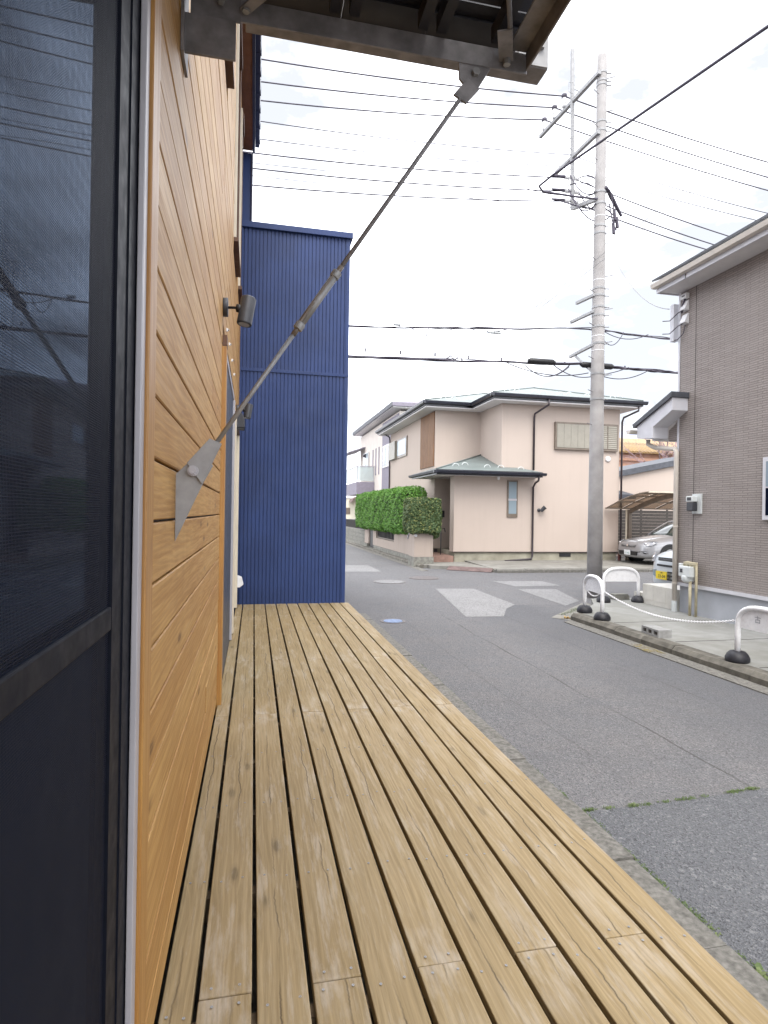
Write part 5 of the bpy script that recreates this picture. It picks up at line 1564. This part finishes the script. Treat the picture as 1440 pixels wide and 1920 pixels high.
RR = [0.0145, 0.0145, 0.0145, 0.0095, 0.0095, 0.0135, 0.0135, 0.0135]
for (a, b, c), lb, r in zip(W, LB, RR):
    wire('power_line', lb, [a, b, c], r)
wire('power_line', 'thin wire just above the middle low-voltage wire with a small clamp', [(-0.18, 12.6, 8.90), (5.6, 12.1, 8.86), (6.78, 12.08, 8.82)], 0.0065, ext=(0.25, 0.0), sg=0.06)
wire('power_line', 'thin wire just above the lowest low-voltage wire', [(-0.18, 12.75, 8.70), (3.5, 12.4, 8.62), (6.78, 12.08, 8.55)], 0.0065, ext=(0.25, 0.0), sg=0.03)
wire('service_cable', 'thick dark cable rising from the pole over the street towards the viewer', [(7.05, 11.2, 8.30), (6.4, 11.2, 8.28), (5.62, 11.15, 8.26), (5.46, 11.0, 8.27), (5.55, 10.6, 8.29), (6.35, 6.45, 8.02)], 0.022, ext=(0, 0.45), sg=0.0)
wire('power_line', 'left one of two faint diagonal wires crossing behind the pole', [(5.50, 12.3, 5.88), (7.25, 7.38, 7.52)], 0.005, ext=(0.0, 0.3), sg=0.03, mat='galv')
wire('power_line', 'right one of two faint diagonal wires crossing behind the pole', [(5.58, 12.3, 5.86), (7.36, 7.38, 7.46)], 0.005, ext=(0.0, 0.3), sg=0.03, mat='galv')
wire('service_cable', 'thin drop wire curving from the pole to the corner of the grey house', [(7.06, 11.15, 7.45), (6.93, 9.0, 5.28)], 0.007, ext=(0, 0), sg=0.35, mat='galv')
# telecom bundles
def bundle(label, pts, n, r, spread, sg):
    t = thing('telecom_cable', label, 'cable', pts[1], 'telecom cable bundles')
    P = [Vector(p) for p in pts]
    P[0] = P[0] + (P[0] - P[1]) * 0.3
    P[-1] = P[-1] + (P[-1] - P[-2]) * 0.6
    for k in range(n):
        path = []
        ph_ = random.uniform(0, 6)
        for a, b in zip(P[:-1], P[1:]):
            seg = [Vector(q) for q in sag(a, b, sg, 40)]
            path += seg if not path else seg[1:]
        path = [q + Vector((0, 0.02 * math.sin(i * 0.7 + ph_), spread * math.sin(i * (0.35 + 0.13 * k) + ph_) - (0.0 if k == 0 else 0.018))) for i, q in enumerate(path)]
        MB().tube(path, r * (1.0 if k else 0.7), 6).build('strand', 'cable', t, smooth=True)
    return t
t1 = bundle('upper bundle of telecom cables crossing the street at mid height', [(1.85, 11.95, 5.50), (6.87, 11.45, 5.69), (9.05, 11.5, 5.66)], 3, 0.012, 0.012, 0.03)
t2 = bundle('lower thick bundle of telecom cables crossing above the roofline', [(1.81, 11.7, 4.82), (6.88, 11.45, 4.93), (8.95, 11.4, 4.90)], 4, 0.016, 0.016, 0.02)
for a, b, s in (((3.05, 11.8, 5.50), (3.95, 11.72, 5.52), 0.16), ((3.1, 11.8, 5.50), (3.45, 11.78, 5.50), 0.30), ((4.25, 11.7, 5.55), (5.15, 11.6, 5.58), 0.07), ((7.2, 11.45, 5.66), (8.3, 11.45, 5.66), 0.14), ((7.1, 11.45, 5.66), (7.7, 11.45, 5.66), 0.30)):
    MB().tube(sag(a, b, s, 12), 0.009, 5).build('loop', 'cable', t1, smooth=True)
for x in (2.75, 4.75, 4.90):
    MB().tube([(x - 0.07, 11.66, 5.49), (x + 0.07, 11.66, 5.49)], 0.035, 8).build('closure', 'meter_grey', t1, smooth=True)
for a, b, s in (((5.1, 11.6, 4.86), (6.85, 11.4, 4.72), 0.14), ((5.5, 11.6, 4.84), (6.4, 11.4, 4.82), 0.22), ((6.1, 11.5, 4.86), (6.86, 11.3, 4.62), 0.10), ((6.0, 11.5, 4.62), (6.5, 11.5, 4.92), 0.06), ((7.1, 11.3, 4.65), (8.3, 11.4, 4.88), 0.12), ((7.1, 11.3, 4.68), (7.8, 11.4, 4.90), 0.02)):
    MB().tube(sag(a, b, s, 12), 0.010, 5).build('loop', 'cable', t2, smooth=True)
for xa, xb in ((5.55, 6.05), (6.75, 7.42)):
    MB().tube([(xa - 0.06, 11.45, 4.90), (xa, 11.45, 4.90), (xb, 11.45, 4.90), (xb + 0.06, 11.45, 4.90)], [0.03, 0.062, 0.062, 0.03], 10).build('splice_closure', 'black', t2, smooth=True)
for i in range(9):
    x = 2.1 + i * 0.72
    MB().cyl((x, 11.62, 4.88 + 0.005 * i), (x, 11.62, 4.95 + 0.005 * i), 0.016, n=6).build('hanger', 'cable', t2)
MB().tube([(3.75, 11.7, 4.84), (3.9, 11.7, 4.95), (3.98, 11.7, 4.86), (4.1, 11.7, 4.97), (4.15, 11.7, 4.86)], 0.014, 5).build('loop', 'cable', t2)

# ================================================================== CARS
def car_body(stations, mat, parent, name='body'):
    """stations: list of (x, [(half-width, z) ... from sill to centre]) lofted, mirrored in y; local axes x back, y side."""
    m = MB()
    k = len(stations[0][1])
    vs, fs = [], []
    for x, pr in stations:
        left = [(x, -w, z) for w, z in pr]
        right = [(x, w, z) for w, z in reversed(pr[:-1])] if abs(pr[-1][0]) < 1e-6 else [(x, w, z) for w, z in reversed(pr)]
        vs += left + right
    n = len(vs) // len(stations)
    for i in range(len(stations) - 1):
        for j in range(n - 1):
            fs.append((i * n + j, i * n + j + 1, (i + 1) * n + j + 1, (i + 1) * n + j))
        fs.append((i * n + n - 1, i * n, (i + 1) * n, (i + 1) * n + n - 1))
    fs.append(tuple(range(n - 1, -1, -1)))
    fs.append(tuple((len(stations) - 1) * n + j for j in range(n)))
    off = Vector(parent.location)
    m.add([Vector(v) + off for v in vs], fs)
    o = m.build(name, mat, parent, smooth=True)
    sb = o.modifiers.new('sub', 'SUBSURF')
    sb.levels = 2
    sb.render_levels = 2
    for p in o.data.polygons:
        p.use_smooth = True
    return o

def strip(parent, mat, name, pts, th=0.012, dirn=(-1, 0, 0)):
    """thin solid patch from a polygon of local 3-D points, thickened along dirn."""
    off = Vector(parent.location) if parent.parent is None else Vector(parent.parent.location)
    d = Vector(dirn).normalized() * th
    a = [Vector(p) + off for p in pts]
    n = len(a)
    vs = [q - d for q in a] + [q + d for q in a]
    fs = [tuple(range(n - 1, -1, -1)), tuple(range(n, 2 * n))] + [(i, (i + 1) % n, n + (i + 1) % n, n + i) for i in range(n)]
    return MB().add(vs, fs).build(name, mat, parent)

def wheel(parent, x, y, r, w):
    off = Vector(parent.location)
    s = -1 if y < 0 else 1
    ty = MB().lathe([(r - 0.05, -w / 2), (r, -w / 2 + 0.02), (r, w / 2 - 0.02), (r - 0.05, w / 2)], off + Vector((x, y, r)), 1, 24).build('wheel', 'tyre', parent, smooth=True)
    MB().lathe([(r * 0.68, 0), (r * 0.68, s * 0.02), (r * 0.2, s * 0.03), (0.0, s * 0.03)], off + Vector((x, y + s * w / 2, r)), 1, 20).build('rim', 'galv', ty)
    return ty

# --- silver sedan (front towards -X)
sd = thing('parked_car', 'silver sedan parked under the smoked carport beside the pink house', 'car', (12.40, 18.0, 0.12))
def sec(hw, zs):  # half-width, [sill, lower, mid, shoulder, topedge, centre]
    return [(hw * 0.86, zs[0]), (hw * 0.98, zs[1]), (hw, zs[2]), (hw * 0.975, zs[3]), (hw * 0.80, zs[4]), (hw * 0.4, zs[5]), (0.0, zs[5] + 0.012)]
S = [(0.00, sec(0.50, (0.28, 0.34, 0.46, 0.56, 0.64, 0.68))),
     (0.05, sec(0.66, (0.22, 0.30, 0.46, 0.60, 0.70, 0.735))),
     (0.16, sec(0.80, (0.19, 0.28, 0.47, 0.63, 0.745, 0.785))),
     (0.34, sec(0.86, (0.18, 0.28, 0.48, 0.68, 0.80, 0.84))),
     (0.75, sec(0.885, (0.18, 0.28, 0.50, 0.74, 0.87, 0.92))),
     (1.25, sec(0.885, (0.18, 0.28, 0.52, 0.80, 0.93, 0.985))),
     (1.60, sec(0.885, (0.18, 0.28, 0.52, 0.84, 0.965, 1.00))),
     (2.60, sec(0.885, (0.18, 0.28, 0.52, 0.87, 0.97, 0.99))),
     (3.70, sec(0.885, (0.18, 0.28, 0.54, 0.88, 0.98, 1.00))),
     (4.40, sec(0.86, (0.20, 0.30, 0.56, 0.86, 0.96, 1.00))),
     (4.75, sec(0.80, (0.24, 0.34, 0.58, 0.82, 0.92, 0.95))),
     (4.83, sec(0.66, (0.30, 0.38, 0.58, 0.76, 0.84, 0.88)))]
car_body(S, 'car_silver', sd)
def cab(parent, sts, mat, name):
    return car_body(sts, mat, parent, name)
def csec(w0, z0, w1, z1, zc):
    return [(w0, z0), (w0 * 0.99, z0 + 0.03), (w1 * 1.04, z1 - 0.05), (w1 * 0.9, z1), (w1 * 0.45, zc), (0.0, zc + 0.006)]
C = [(1.28, csec(0.66, 0.93, 0.64, 0.985, 0.99)), (1.42, csec(0.74, 0.93, 0.69, 1.06, 1.07)), (1.95, csec(0.77, 0.93, 0.64, 1.36, 1.385)), (2.25, csec(0.77, 0.93, 0.62, 1.44, 1.47)),
     (2.9, csec(0.77, 0.93, 0.61, 1.455, 1.485)), (3.5, csec(0.76, 0.93, 0.59, 1.39, 1.42)), (4.15, csec(0.72, 0.93, 0.62, 1.07, 1.09)), (4.3, csec(0.66, 0.93, 0.6, 1.0, 1.01))]
cab(sd, C, 'car_glass', 'cabin_glass')
C2 = [(2.08, csec(0.60, 1.40, 0.60, 1.425, 1.435)), (2.2, csec(0.635, 1.39, 0.625, 1.452, 1.48)), (2.9, csec(0.635, 1.39, 0.618, 1.468, 1.498)), (3.5, csec(0.60, 1.34, 0.595, 1.405, 1.434)), (3.62, csec(0.58, 1.32, 0.57, 1.36, 1.37))]
cab(sd, C2, 'car_silver', 'roof')
off = Vector(sd.location)
for s in (-1, 1):
    MB().tube([off + Vector((1.30, s * 0.74, 0.95)), off + Vector((1.62, s * 0.715, 1.17)), off + Vector((2.0, s * 0.665, 1.385)), off + Vector((2.3, s * 0.645, 1.46))], 0.03, 8).build('pillar', 'car_silver', sd, smooth=True)
    MB().bar(off + Vector((2.75, s * 0.76, 0.97)), off + Vector((2.72, s * 0.655, 1.44)), 0.07, 0.03, up=(0, 1, 0)).build('pillar', 'black', sd)
    mr = MB().lathe([(0.0, -0.10), (0.06, -0.08), (0.075, 0.0), (0.06, 0.08), (0.0, 0.10)], off + Vector((1.72, s * 0.96, 1.02)), 1, 10).build('mirror', 'car_silver', sd, smooth=True)
    wheel(sd, 0.93, s * 0.795, 0.315, 0.20)
    wheel(sd, 3.72, s * 0.795, 0.315, 0.20)
    MB().lathe([(0.37, 0.0), (0.37, s * 0.016), (0.30, s * 0.016), (0.30, 0.0)], off + Vector((0.93, s * 0.876, 0.335)), 1, 28).build('wheel_arch', 'black', sd)
    MB().lathe([(0.37, 0.0), (0.37, s * 0.016), (0.30, s * 0.016), (0.30, 0.0)], off + Vector((3.72, s * 0.876, 0.335)), 1, 28).build('wheel_arch', 'black', sd)
    hl = MB().add([off + Vector(q) for q in ((0.075, s * 0.47, 0.655), (0.14, s * 0.70, 0.62), (0.30, s * 0.83, 0.655), (0.52, s * 0.86, 0.755), (0.38, s * 0.80, 0.765), (0.20, s * 0.64, 0.735),
                                             (0.05, s * 0.45, 0.655), (0.10, s * 0.71, 0.61), (0.28, s * 0.865, 0.65), (0.52, s * 0.885, 0.76), (0.36, s * 0.815, 0.785), (0.17, s * 0.64, 0.755))],
                  [(6, 7, 8, 9, 10, 11), (0, 5, 4, 3, 2, 1), (0, 1, 7, 6), (1, 2, 8, 7), (2, 3, 9, 8), (3, 4, 10, 9), (4, 5, 11, 10), (5, 0, 6, 11)]).build('headlight', 'lamp_glass', sd)
    MB().lathe([(0.0, 0.03), (0.045, 0.02), (0.05, -0.01), (0.0, -0.03)], off + Vector((0.155, s * 0.70, 0.685)), 0, 12).build('bulb', 'chrome', hl, smooth=True)
    strip(sd, 'black', 'fog_recess', [(0.045, s * 0.52, 0.36), (0.13, s * 0.74, 0.37), (0.17, s * 0.80, 0.44), (0.09, s * 0.70, 0.45), (0.035, s * 0.54, 0.44)], 0.02, (-1, s * 0.5, 0))
    strip(sd, 'chrome', 'bumper_moulding', [(0.085, s * 0.66, 0.410), (0.17, s * 0.805, 0.410), (0.17, s * 0.805, 0.425), (0.085, s * 0.66, 0.425)], 0.03, (-1, s * 0.5, 0))
strip(sd, 'black', 'grille', [(0.02, -0.36, 0.555), (0.02, 0.36, 0.555), (0.075, 0.44, 0.68), (0.075, -0.44, 0.68)], 0.035, (-1, 0, 0.3))
for i in range(4):
    z = 0.572 + i * 0.030
    hw = 0.365 + i * 0.022
    strip(sd, 'galv', 'grille_bar', [(-0.015 + i * 0.013, -hw, z), (-0.015 + i * 0.013, hw, z), (-0.012 + i * 0.013, hw, z + 0.008), (-0.012 + i * 0.013, -hw, z + 0.008)], 0.012)
MB().lathe([(0.05, 0.0), (0.05, -0.015), (0.03, -0.02)], off + Vector((-0.02, 0, 0.62)), 0, 16).build('emblem', 'chrome', sd)
strip(sd, 'black', 'lower_intake', [(-0.002, -0.46, 0.30), (-0.002, 0.46, 0.30), (0.002, 0.50, 0.43), (0.002, -0.50, 0.43)], 0.02)
npl = strip(sd, 'plate_white', 'number_plate', [(-0.035, -0.165, 0.30), (-0.035, 0.165, 0.30), (-0.035, 0.165, 0.465), (-0.035, -0.165, 0.465)], 0.006)
text_mesh('plate_digits', '11-45', 0.10, 'plate_green', npl, off + Vector((-0.043, 0, 0.36)), (0, -1, 0), (0, 0, 1), 0.001)

# --- white small car in front of the grey house (front towards -X)
kc = thing('parked_car', 'small pearl white car with yellow number plate, half hidden by the grey house', 'car', (8.25, 10.60, 0.0))
S = [(0.00, sec(0.46, (0.30, 0.36, 0.55, 0.72, 0.84, 0.88))),
     (0.05, sec(0.60, (0.24, 0.32, 0.55, 0.76, 0.90, 0.94))),
     (0.16, sec(0.70, (0.20, 0.30, 0.56, 0.79, 0.95, 0.99))),
     (0.36, sec(0.735, (0.19, 0.30, 0.57, 0.83, 0.99, 1.03))),
     (0.70, sec(0.74, (0.19, 0.30, 0.58, 0.88, 1.03, 1.07))),
     (1.2, sec(0.74, (0.19, 0.30, 0.58, 0.90, 1.04, 1.08))),
     (2.4, sec(0.74, (0.19, 0.30, 0.58, 0.90, 1.04, 1.08))),
     (3.2, sec(0.73, (0.22, 0.32, 0.58, 0.88, 1.02, 1.06))),
     (3.38, sec(0.66, (0.30, 0.36, 0.58, 0.84, 0.96, 1.0)))]
car_body(S, 'car_white', kc)
C = [(0.66, csec(0.62, 1.02, 0.60, 1.06, 1.07)), (0.80, csec(0.66, 1.02, 0.62, 1.14, 1.15)), (1.25, csec(0.67, 1.02, 0.60, 1.50, 1.53)), (1.6, csec(0.67, 1.02, 0.59, 1.57, 1.60)), (2.7, csec(0.67, 1.02, 0.58, 1.56, 1.59)), (3.2, csec(0.66, 1.02, 0.57, 1.45, 1.48)), (3.3, csec(0.62, 1.02, 0.55, 1.2, 1.22))]
cab(kc, C, 'car_glass', 'cabin_glass')
C2 = [(1.22, csec(0.58, 1.50, 0.58, 1.54, 1.55)), (1.5, csec(0.60, 1.52, 0.595, 1.585, 1.612)), (2.7, csec(0.60, 1.52, 0.585, 1.575, 1.605)), (3.2, csec(0.58, 1.42, 0.575, 1.47, 1.50))]
cab(kc, C2, 'car_white', 'roof')
off = Vector(kc.location)
for s in (-1, 1):
    MB().tube([off + Vector((0.70, s * 0.67, 1.04)), off + Vector((1.0, s * 0.655, 1.30)), off + Vector((1.35, s * 0.62, 1.55))], 0.03, 8).build('pillar', 'car_white', kc, smooth=True)
    wheel(kc, 0.62, s * 0.665, 0.27, 0.15)
    wheel(kc, 2.98, s * 0.665, 0.27, 0.15)
    MB().lathe([(0.325, 0.0), (0.325, s * 0.014), (0.26, s * 0.014), (0.26, 0.0)], off + Vector((0.62, s * 0.733, 0.29)), 1, 24).build('wheel_arch', 'black', kc)
    MB().lathe([(0.325, 0.0), (0.325, s * 0.014), (0.26, s * 0.014), (0.26, 0.0)], off + Vector((2.98, s * 0.733, 0.29)), 1, 24).build('wheel_arch', 'black', kc)
    hl = MB().add([off + Vector(q) for q in ((0.06, s * 0.50, 0.78), (0.12, s * 0.64, 0.77), (0.22, s * 0.70, 0.84), (0.20, s * 0.67, 0.93), (0.11, s * 0.55, 0.90),
                                             (0.02, s * 0.49, 0.775), (0.08, s * 0.66, 0.765), (0.20, s * 0.735, 0.84), (0.17, s * 0.69, 0.955), (0.07, s * 0.54, 0.925))],
                  [(5, 6, 7, 8, 9), (0, 4, 3, 2, 1), (0, 1, 6, 5), (1, 2, 7, 6), (2, 3, 8, 7), (3, 4, 9, 8), (4, 0, 5, 9)]).build('headlight', 'lamp_glass', kc)
    MB().lathe([(0.0, 0.03), (0.05, 0.02), (0.055, -0.01), (0.0, -0.03)], off + Vector((0.085, s * 0.59, 0.84)), 0, 12).build('bulb', 'chrome', hl, smooth=True)
    strip(kc, 'glass_frost', 'fog_lamp', [(0.005, s * 0.40, 0.47), (0.03, s * 0.52, 0.48), (0.03, s * 0.52, 0.60), (0.005, s * 0.42, 0.61)], 0.02, (-1, s * 0.4, 0))
strip(kc, 'black', 'upper_grille', [(0.0, -0.32, 0.80), (0.0, 0.32, 0.80), (0.02, 0.34, 0.87), (0.02, -0.34, 0.87)], 0.02, (-1, 0, 0.2))
strip(kc, 'lamp_grey', 'grille_bar', [(-0.025, -0.31, 0.832), (-0.025, 0.31, 0.832), (-0.02, 0.31, 0.842), (-0.02, -0.31, 0.842)], 0.006)
strip(kc, 'black', 'lower_grille', [(-0.01, -0.34, 0.69), (-0.01, 0.34, 0.69), (-0.01, 0.35, 0.73), (-0.01, -0.35, 0.73)], 0.02)
for z in (0.42, 0.495, 0.57):
    strip(kc, 'black', 'bumper_slot', [(-0.015, -0.36, z), (-0.015, 0.02, z), (-0.015, 0.02, z + 0.030), (-0.015, -0.36, z + 0.030)], 0.02)
npl = strip(kc, 'yellow_plate', 'number_plate', [(-0.045, 0.02, 0.425), (-0.045, 0.35, 0.425), (-0.045, 0.35, 0.59), (-0.045, 0.02, 0.59)], 0.006)
text_mesh('plate_digits', '33-04', 0.095, 'black', npl, off + Vector((-0.053, 0.170, 0.485)), (0, -1, 0), (0, 0, 1), 0.001)
text_mesh('plate_digits', '. 580', 0.042, 'black', npl, off + Vector((-0.053, 0.185, 0.56)), (0, -1, 0), (0, 0, 1), 0.001)

# ================================================================== MOSS AND WEEDS
def tufts(name, label, spots, size, mat, n_per):
    m = MB()
    vs, fs = [], []
    for (x, y, z, rx, ry) in spots:
        for _ in range(n_per):
            px, py = x + random.gauss(0, rx), y + random.gauss(0, ry)
            a = random.uniform(0, 6.28)
            l = size * random.uniform(0.4, 1.3)
            h = l * random.uniform(0.1, 0.5)
            d = Vector((math.cos(a), math.sin(a), 0))
            sd_ = Vector((-math.sin(a), math.cos(a), 0))
            k = len(vs)
            b = Vector((px, py, z))
            vs += [b - sd_ * l * 0.25, b + sd_ * l * 0.25, b + d * l * 0.6 + sd_ * l * 0.15 + Vector((0, 0, h)), b + d * l * 0.6 - sd_ * l * 0.15 + Vector((0, 0, h))]
            fs.append((k, k + 1, k + 2, k + 3))
    m.add(vs, fs)
    o = m.build(name, mat)
    tag(o, label, 'moss', kind='stuff')
    return o
spots = []
for i in range(46):
    y = random.uniform(1.4, 6.5)
    spots.append((1.865 + random.gauss(0, 0.006), y, 0.004, 0.008, 0.035))
for (y0, y1) in ((1.75, 2.0), (2.1, 2.35), (2.4, 2.7), (2.85, 3.1)):
    for k in range(9):
        spots.append((1.868, random.uniform(y0, y1), 0.004, 0.012, 0.02))
tufts('moss', 'green moss in the joint between concrete kerb strip and asphalt', spots, 0.011, 'moss', 30)
spots = []
for (x0, x1) in ((1.88, 2.05), (2.18, 2.3), (2.42, 2.72), (2.9, 3.0), (3.06, 3.14), (3.3, 3.4)):
    for k in range(7):
        x = random.uniform(x0, x1)
        spots.append((x, 3.115 + 0.085 * max(0, x - 2.4) / 1.0 + random.gauss(0, 0.006), 0.004, 0.02, 0.008))
tufts('moss', 'green moss along the seam across the road', spots, 0.012, 'moss', 40)
tufts('weed', 'small bright weed at the kerb strip edge in the foreground', [(1.86, 1.86, 0.004, 0.02, 0.03)], 0.035, 'moss', 26)
tufts('moss', 'yellow-green moss on the pavement corner by the barriers', [(5.2 + 0.11 * k, 9.35 + 0.10 * k, 0.008, 0.05, 0.03) for k in range(9)], 0.02, 'moss', 60)
tufts('weed', 'dry orange grass tuft at the end of the kerb', [(5.10, 8.98, 0.01, 0.04, 0.03)], 0.06, 'dead_grass', 40)
